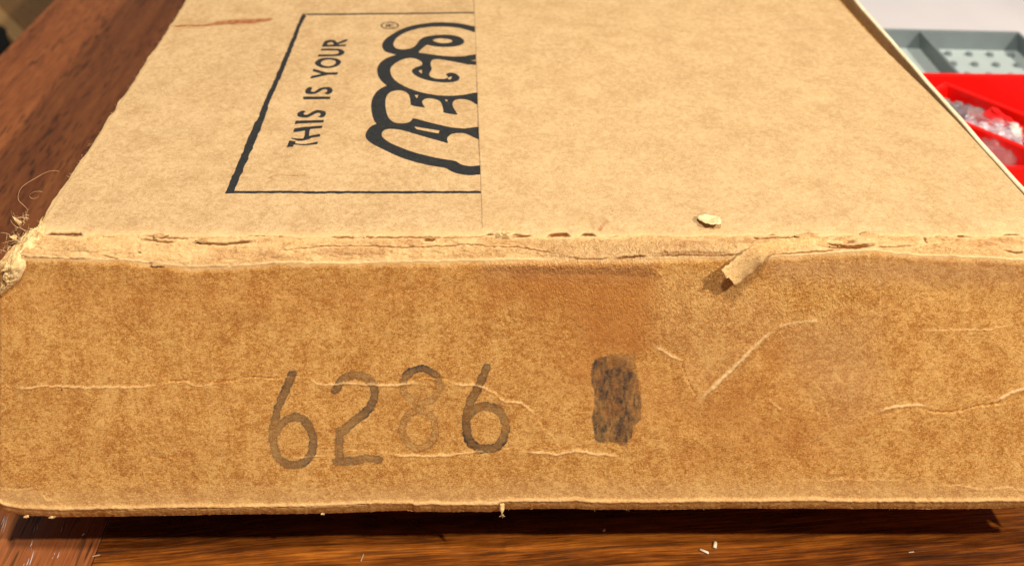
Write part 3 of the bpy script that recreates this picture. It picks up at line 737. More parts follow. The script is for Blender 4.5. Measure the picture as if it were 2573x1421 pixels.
def Z4(pts): return tpxs([(700+a_/8.36, 210+b_/8.36) for a_, b_ in pts])
def Z1(pts): return tpxs([(540+a_/2.733, b_/2.733) for a_, b_ in pts])
text = [Z3([(960, 320), (985, 265), (1010, 215), (1050, 185), (1110, 167), (1190, 163), (1255, 173), (1292, 200), (1305, 225), (1480, 158), (1550, 148), (1520, 200), (1345, 262), (1330, 272), (1505, 265), (1500, 312)]),
        Z3([(1085, 258), (1105, 232), (1160, 215), (1210, 220), (1225, 245), (1222, 268), (1100, 272)]),
        Z3([(930, 405), (955, 360), (1200, 355), (1320, 358), (1400, 375), (1455, 405), (1475, 440), (1455, 480), (1400, 515), (1320, 532), (1200, 540), (870, 545), (895, 492), (1200, 490), (1290, 480), (1335, 460), (1345, 432), (1325, 410), (1280, 400), (1200, 402)]),
        chaikin(Z3([(805, 690), (830, 650), (890, 605), (970, 580), (1070, 570), (1180, 570), (1290, 585), (1360, 615), (1400, 655), (1385, 705), (1330, 755), (1240, 790), (1140, 810), (1040, 812), (940, 795), (860, 760), (815, 720)])),
        chaikin(Z3([(940, 690), (970, 650), (1030, 625), (1110, 615), (1190, 620), (1255, 640), (1280, 670), (1260, 715), (1200, 750), (1110, 765), (1020, 755), (960, 730)])),
        Z3([(775, 818), (1040, 900), (1120, 908), (1325, 900), (1310, 962), (1110, 960), (1010, 985), (700, 1052), (730, 985), (955, 940), (760, 880)]),
        chaikin(Z4([(710, 105), (690, 80), (650, 75), (600, 95), (565, 135), (552, 175), (570, 210), (610, 222), (700, 230), (770, 220), (830, 195), (880, 160), (930, 130), (970, 122), (1010, 130), (1025, 150), (1015, 175), (990, 190), (945, 195), (970, 215), (1020, 232), (1075, 220), (1120, 190), (1140, 155), (1130, 115), (1095, 85), (1040, 72), (960, 75), (890, 88), (840, 110), (790, 150), (750, 175), (710, 178), (680, 165), (680, 145), (700, 120)])),
        Z4([(510, 275), (1088, 275), (1080, 330), (520, 338)]),
        chaikin(Z4([(575, 600), (550, 572), (510, 565), (460, 580), (415, 600), (385, 640), (400, 690), (450, 705), (530, 718), (600, 712), (660, 690), (720, 655), (780, 625), (830, 610), (870, 620), (885, 640), (870, 670), (840, 682), (805, 690), (850, 705), (900, 720), (960, 695), (995, 650), (995, 605), (965, 575), (900, 562), (850, 548), (790, 555), (720, 580), (660, 620), (610, 648), (560, 655), (525, 640), (530, 615)])),
        Z4([(345, 800), (370, 775), (640, 770), (955, 762), (945, 820), (640, 830), (400, 838), (340, 860)]),
        Z4([(335, 935), (560, 905), (920, 882), (915, 935), (665, 955), (650, 1000), (640, 1095), (690, 1085), (870, 1052), (875, 1115), (700, 1135), (640, 1165), (560, 1190), (480, 1205), (400, 1205), (250, 1150), (270, 1140), (400, 1155), (520, 1150), (545, 1085), (555, 985), (420, 1010), (310, 1025), (310, 985)]),
        Z4([(225, 1190), (360, 1215), (350, 1255), (430, 1265), (560, 1268), (690, 1245), (830, 1215), (815, 1275), (700, 1285), (560, 1300), (440, 1292), (315, 1285), (310, 1330), (165, 1335), (190, 1280)])]
frame = [Z1([(68, 1326), (100, 1250), (140, 1160), (230, 940), (310, 780), (345, 690), (420, 520), (500, 330), (575, 150), (603, 93), (628, 108), (600, 155), (530, 335), (452, 530), (378, 690), (336, 830), (270, 990), (180, 1200), (132, 1312)])]
frame2 = [Z1([(70, 1327), (90, 1308), (600, 1312), (1200, 1314), (1860, 1316), (1860, 1331), (1200, 1331), (600, 1328)])]
frame3 = [Z1([(600, 92), (1870, 82), (1870, 91), (640, 102)])]
def ell(cx, cy, rx, ry): return Z2([(cx+rx*math.cos(2*math.pi*k/24), cy+ry*math.sin(2*math.pi*k/24)) for k in range(24)])
reg = [ell(320, 140, 74, 31), ell(320, 140, 62, 24)]
jx = 0.0011*fbm(Xg*330, Yg*330, 401, 3); jy = 0.0009*fbm(Xg*330, Yg*330, 402, 3)
sd = np.minimum.reduce([sdf_evenodd(Xg, Yg, p) for p in (logo, text, frame3, reg)] + [sdf_evenodd(Xg+jx, Yg+jy, p) for p in (frame, frame2)])
for pl in ([(290, 151), (352, 151)], [(296, 151), (294, 136), (305, 130), (316, 134), (318, 151)], [(318, 142), (350, 129)]):
    d, _, _ = dist_poly(Xg, Yg, Z2(pl), False, 0.004); sd = np.minimum(sd, d-0.00042)
a['printed'] = np.clip(3 - sd*1000*4.0, 0, 6)
# --- marks
def smear(a, Xg, Yg, pts, w, s, key='smear', nz=500):
    q = smooth_line(tpxs(pts), 1)
    d, t, _ = dist_poly(Xg + 0.0012*fbm(Xg*nz, Yg*nz, 5, 3), Yg + 0.0012*fbm(Xg*nz, Yg*nz, 6, 3), q, False, 0.008)
    wv_ = np.interp(t, np.linspace(0, 1, len(w)), w)*1e-3
    a[key] = np.maximum(a[key], s*sstep(wv_*1.2, wv_*0.35, d)*np.clip(0.75+1.2*fbm(Xg*500, Yg*900, 7, 3), 0.2, 1))
smear(a, Xg, Yg, [(425, 68), (470, 66), (510, 66), (560, 58), (600, 56), (640, 54), (676, 49)], [.8, 1.5, 1.2, 3.4, 4.2, 4.0, 2.6], 1.25)
smear(a, Xg, Yg, [(676, 50), (700, 50), (715, 48)], [.6, .3], .25)
smear(a, Xg, Yg, [(674, 447), (690, 441), (720, 440), (766, 441)], [.3, .45, .6, .35], .85)
smear(a, Xg, Yg, [(790, 440), (850, 438), (960, 441)], [.2, .4, .2], .25)
smear(a, Xg, Yg, [(755, 338), (775, 341), (783, 352)], [.5, .7, .3], .6, 'worn')
for k in range(16):
    x_, y_ = rng.uniform(180, 1150), rng.uniform(60, 560)
    L = rng.uniform(30, 130); an = rng.uniform(-0.5, 0.35)
    smear(a, Xg, Yg, [(x_, y_), (x_+L*0.5*math.cos(an), y_+L*0.5*math.sin(an)+rng.uniform(-3, 3)), (x_+L*math.cos(an), y_+L*math.sin(an))], [.1, .35, .1], rng.uniform(.12, .3), rng.choice(['worn', 'worn', 'crack']), 200)
a['worn'] = np.maximum(a['worn'], 0.55*sstep(0.0035, 0.0, Yg-front_edge(Xg) + 0.002*fbm(Xg*200, Yg*200, 8, 3)))
a['worn'] = np.maximum(a['worn'], 0.5*sstep(0.004, 0.0, Xg+0.166 + 0.003*fbm(Xg*250, Yg*250, 8, 3)))
drop = -0.0006*sstep(0.002, 0.0, Xg+0.1665) - 0.0005*sstep(0.006, 0.0, Yg-front_edge(Xg))
Zg = ZT + h + drop
grid('left_flap', np.stack([Xg, Yg, Zg], -1), a, M_TOP, box, (0, 0, -0.0016))

rf = lambda Y: -0.0046*sstep(0.075, 0.20, Y) + 0.0006*fbm(Y*300, Y*0, 95, 3)*sstep(0.1, 0.14, Y)
sl_ = lambda Y: 0.0002*fbm(Y*200, Y*0, 96, 2) - 0.0012*Y/0.2
Xg, Yg, h, a = flap('r', 0.0068, 0.2279, 470, 0.00052, 0, sl_, rf, seed=200)
for pts, s in (([(1500, 340), (1600, 352), (1740, 338), (1880, 318)], .35), ([(2218, 408), (2240, 430), (2262, 452)], .5), ([(2350, 480), (2368, 502)], .5), ([(2160, 390), (2210, 440), (2290, 545)], .25), ([(1480, 400), (1530, 430)], .35), ([(1930, 230), (1980, 215)], .3), ([(2280, 240), (2300, 260)], .35), ([(2240, 525), (2300, 530)], .4)):
    smear(a, Xg, Yg, pts, [.15, .5, .15], s, 'worn', 200)
for pts in ([(1245, 15), (1258, 20), (1250, 24)], [(1246, 30), (1258, 34), (1252, 38)], [(2488, 454), (2496, 458)], [(1535, 527), (1540, 533)]):
    smear(a, Xg, Yg, pts, [.25, .35, .2], .8, 'crack', 300)
smear(a, Xg, Yg, [(1506, 577), (1515, 567), (1524, 556)], [.8, 1.0, .8], .9, 'smear', 300)
for k in range(22):
    x_, y_ = rng.uniform(1230, 2400), rng.uniform(20, 560)
    L = rng.uniform(30, 150); an = rng.uniform(-0.4, 0.9)
    smear(a, Xg, Yg, [(x_, y_), (x_+L*0.5*math.cos(an), y_+L*0.5*math.sin(an)+rng.uniform(-3, 3)), (x_+L*math.cos(an), y_+L*math.sin(an))], [.1, .35, .1], rng.uniform(.12, .3), rng.choice(['worn', 'worn', 'crack']), 200)
a['worn'] = np.maximum(a['worn'], 0.55*sstep(0.0035, 0.0, Yg-front_edge(Xg) + 0.002*fbm(Xg*200, Yg*200, 8, 3)))
a['worn'] = np.maximum(a['worn'], 0.12)
lift = -0.0004 + 0.0007*sstep(0.0, 0.007, Yg-front_edge(Xg)) + 0.0002*sstep(0.02, 0.0, Xg-0.0068)*sstep(0.05, 0.15, Yg)
grid('right_flap', np.stack([Xg, Yg, ZT + h*0.8 + lift], -1), a, M_TOP, box, (0, 0, -0.0012))

# ---- side walls, back, floor of the shell, and the inner tray it stands on
def sheet_pts(fn, n, m):
    g = np.zeros((m, n, 3))
    for j in range(m):
        for i in range(n):
            g[j, i] = fn(i/(n-1), j/(m-1))
    return g
def noat(P): return {k: np.zeros(P.shape[:2]) for k in A}
# left wall with its rolled top edge
def lw_fn(s, t):
    y = 0.0042 + (YD-0.0042)*s
    z = GAP+0.001 + (ZT-0.0030-GAP-0.001)*min(1, t/0.8)
    x = XL + (-0.1668-XL)*min(1, y/0.016)
    if t > 0.8:
        q = (t-0.8)/0.2*math.pi/2
        x = x + (-0.1655-x)*(1-math.cos(q)) ; z = ZT-0.0030 + 0.0018*math.sin(q)
    x += 0.0005*math.sin(y*61)*math.sin(z*40)
    return (x, y, z)
P = sheet_pts(lw_fn, 160, 40); at = noat(P); at['worn'][30:] = 0.5
grid('left_wall', P[:, ::-1], {k: v[:, ::-1] for k, v in at.items()}, M_TOP, box)
# right wall: a double ply whose cut edge stands a little proud of the top towards the back
def rise(y): return 0.0004 + 0.0044*min(1.0, max(0.0, (y-0.06)/0.18))
bmr = bmesh.new(); rows = []
NR = 120
for i in range(NR+1):
    y = 0.0042 + (YD-0.0042)*i/NR
    w_ = 0.0001*math.sin(y*90)+0.00008*math.sin(y*230+1)
    xi = 0.2290 + w_; xo = 0.2314 + w_*0.9
    zt1 = ZT + rise(y) + 0.0001*math.sin(y*150)
    ring_ = [(xi, y, ZT-0.02), (xi, y, zt1-0.0004), (xi+0.0004, y, zt1), (xo-0.0005, y, zt1+0.0001), (xo, y, zt1-0.0005), (xo, y, GAP+0.001)]
    rows.append([bmr.verts.new(p) for p in ring_])
for i in range(NR):
    for k in range(5):
        bmr.faces.new((rows[i][k], rows[i][k+1], rows[i+1][k+1], rows[i+1][k]))
bmr.faces.new(rows[0]); bmr.faces.new(rows[-1][::-1])
rw = bmobj('right_wall', bmr, M_TOP, box, False); rw.data.materials.append(M_CUT)
for p in rw.data.polygons:
    c = p.center
    if abs(p.normal.z) > 0.3 and c.z > ZT-0.002: p.material_index = 1
# ply seen in the gap beside the right flap
bm = bmesh.new(); add_box(bm, 0.195, 0.2286, 0.02, YD-0.006, ZT-0.0058, ZT-0.0042); bmobj('inner_flap', bm, M_FRONT, box)
bm = bmesh.new(); add_box(bm, XL+0.0035, 0.2282, YD-0.003, YD, GAP+0.001, ZT-0.0018); bmobj('back_wall', bm, M_TOP, box)
# underside, joined to the bottom fold
fb = front_bottom[::10]
V = [tuple(p) for p in fb] + [(p[0], min(YD-0.003, p[1]+0.012), GAP+0.0022) for p in fb] + [(p[0], YD-0.0032, GAP+0.0022) for p in fb]
n_ = len(fb); Fc = []
for i in range(n_-1):
    Fc += [(i, n_+i, n_+i+1, i+1), (n_+i, 2*n_+i, 2*n_+i+1, n_+i+1)]
pyobj('underside', V, Fc, M_FRONT, box, True)
bm = bmesh.new(); add_box(bm, XL+0.055, XR-0.055, 0.085, YD-0.03, 0.0003, GAP+0.002, 0.002); bmobj('inner_tray', bm, M_FRONT, box)

# ---- peeled strip of paper hanging from the fold
def strip(name, line, wdirs, widths, thick, mat, parent, curl, na=9, attrs=None):
    """a thin paper ribbon: centre line, side directions, half widths; curl bends its cross-section"""
    n = len(line); V = []; Fc = []
    for side in (0, 1):
        for i in range(n):
            p = Vector(line[i]); t = (Vector(line[min(i+1, n-1)])-Vector(line[max(i-1, 0)])).normalized()
            w = Vector(wdirs[i]).normalized(); nn = w.cross(t).normalized()
            if nn.y > 0: nn = -nn
            for k in range(na):
                s = -1 + 2*k/(na-1)
                jag = 0.0
                if i == n-1: jag = 0.0007*math.sin(k*1.3+1)+0.0003*math.sin(k*4.1)
                q = p + w*(s*widths[i]) + nn*(curl[i]*(1-s*s) - side*thick) + t*jag
                q += nn*0.00018*math.sin(i*1.7+k*2.1)
                V.append(q)
    off = n*na
    for i in range(n-1):
        for k in range(na-1):
            b0 = i*na+k
            Fc.append((b0, b0+1, b0+na+1, b0+na)); Fc.append((off+b0, off+b0+na, off+b0+na+1, off+b0+1))
    for i in range(n-1):
        Fc.append((i*na, (i+1)*na, off+(i+1)*na, off+i*na)); b0 = i*na+na-1
        Fc.append((b0, off+b0, off+b0+na, b0+na))
    for k in range(na-1):
        Fc.append((k, off+k, off+k+1, k+1)); b0 = (n-1)*na+k; Fc.append((b0, b0+1, off+b0+1, off+b0))
    return pyobj(name, V, Fc, mat, parent, True)
def epx(px, py, out=0.0):      # pixel near the fold -> point on the tilted edge, lifted by `out`
    a_ = (px-CX)/F; b_ = (py-CY)/F
    # plane through (y=0,z=ZC1), sloping back, offset out along its normal
    # ray: (a_ d, d-D0, CAMZ-b_ d); plane: z-ZC1 = 0.63 y + out*1.18
    d = (CAMZ-ZC1+0.63*D0-out*1.18)/(0.63+b_)
    return Vector((a_*d, d-D0, CAMZ-b_*d))
def vpx(px, py, y):            # pixel -> point on the upright plane at depth y
    d = D0+y
    return Vector(((px-CX)*d/F, y, CAMZ-(py-CY)*d/F))
line = [epx(2120, 614, .0008), epx(2060, 613, .0013), epx(2000, 616, .0018), epx(1960, 618, .0021), epx(1935, 622, .0025), vpx(1914, 632, -.0016), vpx(1894, 648, -.0018), vpx(1874, 664, -.0021), vpx(1856, 679, -.0025), vpx(1842, 690, -.0032), vpx(1830, 699, -.0042)]
line = smooth_line(line, 2)
nL = len(line)
wd = []; wid = []; cur = []
for i in range(nL):
    s = i/(nL-1)
    k = float(sstep(0.42, 0.66, np.array(s)))
    wd.append(Vector((0.0, 0.55, 0.83)).lerp(Vector((-0.66, -0.05, 0.72)), k))
    wid.append((0.0024*(1-k) + 0.0043*k)*(0.4+0.6*min(1, s*5))*(1+0.03*math.sin(i*1.9)+0.03*math.sin(i*0.8+2)))
    cur.append(0.0006*(1-k) + 0.0007*k)
strip('peeled_strip', line, wd, wid, 0.0003, M_PEEL, box, cur)
# ragged layers of torn ply: short curled shards along the fold, the top left corner worn to pulp
def shard(c, ax, up, L, w, bend, seed):
    rr = random.Random(seed); ax = Vector(ax).normalized(); up = Vector(up).normalized(); sd_ = ax.cross(up).normalized()
    n = 6; V = []; Fc = []
    for i in range(n):
        s = i/(n-1)
        ww = w*(0.6+0.5*math.sin(math.pi*min(1, s+0.25)))*(1-0.75*max(0, s-0.6)/0.4)*rr.uniform(.8, 1.15)
        p = Vector(c) + ax*(L*s) + up*(bend*s*s)
        for k in (-1, 0, 1):
            V.append(p + sd_*(k*ww) + up*(0.00025*rr.uniform(-1, 1) - 0.0003*abs(k)))
    m_ = len(V)
    V += [v - up*0.0003 for v in V]
    for i in range(n-1):
        for k in (0, 1):
            b0 = i*3+k; Fc += [(b0, b0+1, b0+4, b0+3), (m_+b0, m_+b0+3, m_+b0+4, m_+b0+1)]
        Fc += [(i*3, i*3+3, m_+i*3+3, m_+i*3), (i*3+2, m_+i*3+2, m_+i*3+5, i*3+5)]
    Fc += [(0, m_, m_+1, 1), (1, m_+1, m_+2, 2)]
    b0 = (n-1)*3; Fc += [(b0, b0+1, m_+b0+1, m_+b0), (b0+1, b0+2, m_+b0+2, m_+b0+1)]
    return V, Fc
def corner_pulp():
    # crumpled pulp over the crushed top left corner
    n, m_ = 90, 110
    g = np.zeros((m_, n, 3))
    uu_, vv_ = np.meshgrid(np.linspace(0, 1, n), np.linspace(0, 1, m_))
    # u from the outer (left) side to the right, v from the face up over the fold and back along the left edge
    zc = ZT-0.021 + 0.0215*np.clip(vv_/0.6, 0, 1)
    yb_ = -0.0010 + 0.0086*sstep(0.34, 0.64, vv_) + 0.012*np.clip((vv_-0.60)/0.4, 0, 1)
    zc = zc - 0.0004*np.clip((vv_-0.6)/0.4, 0, 1)
    wid_ = 0.0074 + 0.0035*np.sin(vv_*6-0.9) - 0.004*np.clip((vv_-0.6)/0.4, 0, 1) - 0.006*np.clip((0.25-vv_)/0.25, 0, 1)
    x0_ = XL - 0.0002 + 0.0098*sstep(0.30, 0.78, vv_)
    xx = x0_ + wid_*uu_
    inset = (1-np.sin(np.pi*np.clip(uu_, 0, 1))**0.45)*(1-np.sin(np.pi*np.clip(vv_*0.96+0.02, 0, 1))**0.4*0)
    lump = 0.0034*(fbm(uu_*3+7, vv_*13, 301, 5, 0.66)) + 0.0030*(0.25-np.abs(fbm(uu_*4+3, vv_*21, 303, 4, 0.6))*2) + 0.0016*fbm(uu_*12, vv_*50, 302, 3)
    env = np.sin(np.pi*uu_)**0.5*np.sin(np.pi*np.clip(vv_, 0.0, 1))**0.5
    hh = (0.0006 + 0.65*lump)*env - 0.0011*(1-env)
    hh = hh + 0.0017*np.exp(-((vv_-0.48)/0.16)**2)*env
    ny = -np.cos(np.clip(vv_/0.62, 0, 1)*math.pi/2); nz = np.sin(np.clip(vv_/0.62, 0, 1)*math.pi/2)
    g[..., 0] = xx - 0.5*hh*(1-uu_); g[..., 1] = yb_ + 0.004*(1-uu_)**3*(vv_ < 0.6) + ny*hh; g[..., 2] = zc + nz*hh - 0.0028*(1-uu_)**2.2
    at = noat(g); at['crack'] = np.clip(-lump*420+0.05, 0, 0.6); at['worn'] = np.clip(0.1+lump*300, 0, 0.8)
    grid('torn_corner', g, at, M_CREAM, box)
corner_pulp()
for c, ax, up, L, w, bend, sd_ in (
    (vpx(52, 560, .006), (-0.9, 0.3, 0.35), (0, -.4, .9), .0040, .0006, .0008, 3), (vpx(42, 596, .004), (-0.8, -0.3, 0.25), (0, -.6, .8), .0026, .0008, .0006, 4),
    (vpx(34, 672, -.0010), (-0.9, -0.1, -0.15), (0, -1, .2), .0045, .0014, .0004, 1),
    (vpx(1262, 578, .006), (0.9, -0.4, 0), (0, -.3, 1), .003, .0012, .0004, 7), (epx(520, 603, .0006), (-1, -.1, 0), (0, -.7, .7), .0045, .0009, .0007, 8), (epx(385, 593, .0006), (1, .1, 0), (0, -.7, .7), .006, .0008, .0006, 9),
    (epx(2130, 607, .0008), (-1, -.15, -.1), (0, -.7, .7), .008, .0018, .001, 10), (epx(2165, 600, .0004), (1, .1, .1), (0, -.6, .8), .007, .0022, .0006, 11), (epx(2060, 596, .0004), (-1, 0, .05), (0, -.6, .8), .010, .0016, .0007, 12),
    (epx(1925, 608, .0006), (-1, -.2, -.1), (0, -.7, .7), .007, .0008, .0008, 13), (vpx(380, 667, -.0004), (1, 0, .02), (0, -1, .2), .005, .0007, .0005, 14)):
    V, Fc = shard(c, ax, up, L, w, bend, sd_); pyobj('torn_shard', V, Fc, M_CREAM if sd_ < 8 else M_EDGE, box, True)
# tuft and patch at the bottom fold
V, Fc = shard(vpx(1262, 1266, -.0004), (-0.05, -.15, -1), (0, -1, 0), .0034, .0010, .0006, 31); pyobj('torn_shard', V, Fc, M_CREAM, box, True)
for px_, py_, L, w in ((72, 1296, .0020, .0006), (138, 1297, .0024, .0006), (815, 1289, .0014, .0007)):
    V, Fc = shard(vpx(px_, py_, .0008), (-.97, -.1, -.10), (0, -1, .2), L, w, .0003, px_); pyobj('torn_shard', V, Fc, M_CREAM, box, True)
# loose paper fibres along the edges: hair-thin, uncountable
parts = []
def fibre(p, d, L, r_, bendv, rr, n=7):
    d = Vector(d).normalized(); out = []
    for i in range(n):
        s = i/(n-1); out.append(Vector(p) + d*(L*s) + Vector(bendv)*(s*s*L))
    return tube(out, [r_*(1-0.5*i/(n-1)) for i in range(n)], 4)
rr = random.Random(11)
for k in range(42):                                           # bottom fold
    px_ = rr.choice([rr.uniform(900, 2573), rr.uniform(1230, 1290), rr.uniform(1200, 1800), rr.uniform(40, 2573)])
    zb_ = float(interp_px(np.array([(px_-CX)*S]), BOT)[0])
    parts.append(fibre(((px_-CX)*S, 0.0016, zb_+0.0006), (rr.uniform(-1, 1), rr.uniform(-.5, .1), rr.uniform(-1, -.2)), rr.uniform(.0005, .0018), rr.uniform(.00003, .00005), (rr.uniform(-.8, .8), 0, rr.uniform(-.3, .6)), rr))
for k in range(7):                                            # tuft
    parts.append(fibre(vpx(1262+rr.uniform(-4, 4), 1291, -.0012), (rr.uniform(-.8, .8), rr.uniform(-.5, .3), -1), rr.uniform(.0008, .0016), .00006, (rr.uniform(-.5, .5), 0, .2), rr))
for k in range(46):                                           # crushed corner
    px_, py_ = rr.uniform(8, 78), rr.uniform(540, 640)
    px_ = max(px_, 95-(py_-520)*0.9+rr.uniform(-6, 6)) if py_ < 620 else rr.uniform(4, 25)
    parts.append(fibre(vpx(px_, py_, .004), (rr.uniform(-1, .3), rr.uniform(-.4, .4), rr.uniform(-.2, 1)), rr.uniform(.001, .005), rr.uniform(.00004, .00008), (rr.uniform(-.8, .8), 0, rr.uniform(-.6, .6)), rr))
for k in range(44):                                           # left upper edge fuzz
    yv = rr.uniform(0.006, 0.24)
    parts.append(fibre((-0.1668+rr.uniform(-.0005, .0008), yv, ZT-0.0008), (rr.uniform(-1, -.1), rr.uniform(-.6, .6), rr.uniform(0, .8)), rr.uniform(.0004, .0012), .00005, (rr.uniform(-.5, .5), 0, rr.uniform(-.5, .3)), rr))
for k in range(40):                                           # top fold
    px_ = rr.uniform(120, 2560)
    parts.append(fibre(epx(px_, rr.uniform(586, 610), .0006), (rr.uniform(-1, 1), rr.uniform(-.6, .2), rr.uniform(0, .6)), rr.uniform(.0006, .0022), .00005, (rr.uniform(-.5, .5), 0, rr.uniform(-.5, .1)), rr))
V, Fc = merge(parts)
tag(pyobj('edge_fibres', V, Fc, M_FLUFF, box, True), kind='stuff')

# ------------------------------------------------------------------ loose bits on the carton and table
def flake(name, c, rx, ry, mat, seed, lift, label, cat, group=None, rz=0.0, thick=0.0003):
    rr = random.Random(seed); n = 26; rings = 4; V = [Vector((0, 0, 0))]; Fc = []
    rad = [1+rr.uniform(-.10, .10)+0.10*math.sin(k*2*math.pi/n*2+seed) for k in range(n)]
    for j in range(1, rings+1):
        for k in range(n):
            q = 2*math.pi*k/n; s = j/rings
            x_ = rx*rad[k]*s*math.cos(q); y_ = ry*rad[k]*s*math.sin(q)
            V.append(Vector((x_, y_, lift*(0.25+0.75*s*s*(0.5-0.5*math.sin(q)*1.0)) + 0.0001*rr.uniform(-1, 1))))
    for k in range(n): Fc.append((0, 1+k, 1+(k+1) % n))
    for j in range(rings-1):
        for k in range(n):
            a0 = 1+j*n+k; a1 = 1+j*n+(k+1) % n; Fc.append((a0, a0+n, a1+n, a1))
    m_ = len(V); V += [v - Vector((0, 0, thick)) for v in V]
    Fc += [tuple(i+m_ for i in f[::-1]) for f in Fc]
    for k in range(n):
        a0 = 1+(rings-1)*n+k; a1 = 1+(rings-1)*n+(k+1) % n; Fc.append((a0, a0+m_, a1+m_, a1))
    o = pyobj(name, V, Fc, mat, None, True); o.location = c; o.rotation_euler = (0, 0, rz)
    return tag(o, label, cat, group)
M_FLAKE = kraft('flake_ply', (0.60, 0.43, 0.20), (0.74, 0.57, 0.31), (0.84, 0.70, 0.44), 900, 0.8)
x_, y_ = tpx(1783, 562)
flake('paper_flake', (x_, y_, ZT+0.0012), .0044, .0042, M_FLAKE, 3, .0014, 'pale curled cardboard flake lying on the carton top near the front fold', 'flake')
# stray hair looping off the left edge of the carton
hp = [(148, 430), (130, 428), (112, 434), (92, 446), (70, 458), (52, 472), (45, 490), (46, 504), (58, 514), (66, 522), (70, 530), (66, 540), (46, 548), (30, 545), (28, 530)]
pts = []
for i, (a_, b_) in enumerate(hp):
    s = i/(len(hp)-1); pts.append(vpx(a_, b_, 0.030-0.022*s + 0.004*math.sin(s*9)))
V, Fc = tube(smooth_line(pts, 2), .00007, 5)
tag(pyobj('stray_hair', V, Fc, M_HAIR, None, True), 'long thin stray hair looping off the left edge of the carton', 'hair')
hp = [(106, 482), (98, 480), (84, 482), (75, 488), (74, 494), (80, 499), (92, 498), (98, 493)]
V, Fc = tube(smooth_line([vpx(a_, b_, .018) for a_, b_ in hp], 2), .00006, 5)
tag(pyobj('stray_hair', V, Fc, M_HAIR, None, True), 'short curled hair loop beside the left edge of the carton', 'hair')
def crumb(px, py, L, w, rz, label, seed, mat=M_CRUMB):
    x_, y_ = tpx(px, py, 0.0); rr = random.Random(seed)
    bm = bmesh.new(); add_box(bm, -L/2, L/2, -w/2, w/2, 0, w*0.6, w*0.18, 1)
    for v in bm.verts: v.co += Vector((rr.uniform(-1, 1), rr.uniform(-1, 1), rr.uniform(0, .6)))*w*0.16
    o = bmobj('paper_crumb', bm, mat, None, True); o.location = (x_, y_, 0.00005); o.rotation_euler = (0, 0, rz)
    tag(o, label, 'crumb', 'paper crumbs on the table')
crumb(1797, 1371, .0026, .0013, 1.2, 'upright oblong paper crumb, larger of the pair before the carton', 1)
crumb(1769, 1386, .0034, .0009, -.5, 'slanting sliver of paper beside the larger crumb before the carton', 2)
crumb(241, 1396, .0028, .00035, .25, 'thin pale sliver on the table at the lower left', 3, M_DUST)
crumb(209, 1343, .0012, .0006, .7, 'tiny pale crumb in the shadow at the lower left', 4)
crumb(1518, 1333, .0012, .0008, .7, 'tiny grey crumb in the shadow below the inked block', 5)
crumb(910, 1401, .0030, .0004, 1.3, 'thin fibre sliver on the table below the stamped digits', 6, M_DUST)
crumb(2290, 1387, .0022, .0004, .1, 'fine pale sliver on the table at the lower right', 7, M_DUST)

# ------------------------------------------------------------------ trays to the right of the carton
def tray_mesh(Lx, Ly, h, wall, mat, name, floor_mat=None, lip=0.0):
    """an open tray: floor slab and four butted walls, all one moulding"""
    bm = bmesh.new()
    add_box(bm, -Lx/2+wall, Lx/2-wall, -Ly/2+wall, Ly/2-wall, 0.0, 0.0022)
    add_box(bm, -Lx/2, Lx/2, -Ly/2, -Ly/2+wall, 0, h, wall*0.3, 2)
    add_box(bm, -Lx/2, Lx/2, Ly/2-wall, Ly/2, 0, h, wall*0.3, 2)
    add_box(bm, -Lx/2, -Lx/2+wall, -Ly/2+wall*0.98, Ly/2-wall*0.98, 0, h-0.0001, wall*0.3, 2)
    add_box(bm, Lx/2-wall, Lx/2, -Ly/2+wall*0.98, Ly/2-wall*0.98, 0, h-0.0001, wall*0.3, 2)
    return bm
# white sheet of paper under and behind the grey tray
n, m_ = 40, 30
g = np.zeros((m_, n, 3))
for j in range(m_):
    for i in range(n):
        x_ = 0.235+0.60*i/(n-1); y_ = 0.332+0.62*j/(m_-1)
        fold = max(0, (x_-0.455)-(0.62-y_)*0.18)
        g[j, i] = (x_, y_, 0.0006 + 0.0012*(math.sin(x_*14+y_*9)+1) + min(0.05, 0.5*fold*max(0, min(1, (y_-0.40)*12))))
sh = grid('paper_sheet', g, {}, M_PAPER, None)
sm = sh.modifiers.new('thickness', 'SOLIDIFY'); sm.thickness = 0.0004; sm.offset = -1
tag(sh, 'white paper sheet lying under the grey tray, its right side folded up', 'paper')

# grey compartment tray
GZ = 0.0042
gx, gy = 0.357, 0.371
grey = empty('grey_tray', (gx, gy, GZ), 'grey plastic compartment tray with a studded floor, behind the red tray', 'tray', rz=math.radians(-3))
GL, GW, GH = 0.150, 0.100, 0.0165
bm = bmesh.new()
for (x0, x1, y0, y1) in ((-GL/2, GL/2, GW/2-0.0025, GW/2), (-GL/2, GL/2, -GW/2, -GW/2+0.0025), (-GL/2, -GL/2+0.0025, -GW/2+0.0025, GW/2-0.0025), (GL/2-0.0025, GL/2, -GW/2+0.0025, GW/2-0.0025)):
    add_box(bm, x0, x1, y0, y1, 0, GH, 0.0005, 2)
bmobj('rim_wall', bm, M_GREY, grey)
bm = bmesh.new(); add_box(bm, -GL/2+0.0026, GL/2-0.0026, -GW/2+0.0026, GW/2-0.0026, 0.0004, 0.0022); bmobj('tray_floor', bm, M_GREYL, grey)
bm = bmesh.new(); add_box(bm, -0.0022, 0.0002, -GW/2+0.0026, GW/2-0.0026, 0.0023, GH-0.0006, 0.0004, 2); bmobj('divider', bm, M_GREY, grey)
bm = bmesh.new(); add_box(bm, -0.071, -0.0024, -GW/2+0.0026, -GW/2+0.0046, 0.0023, GH-0.001, 0.0004, 2); bmobj('divider', bm, M_GREY, grey)
stud0 = None
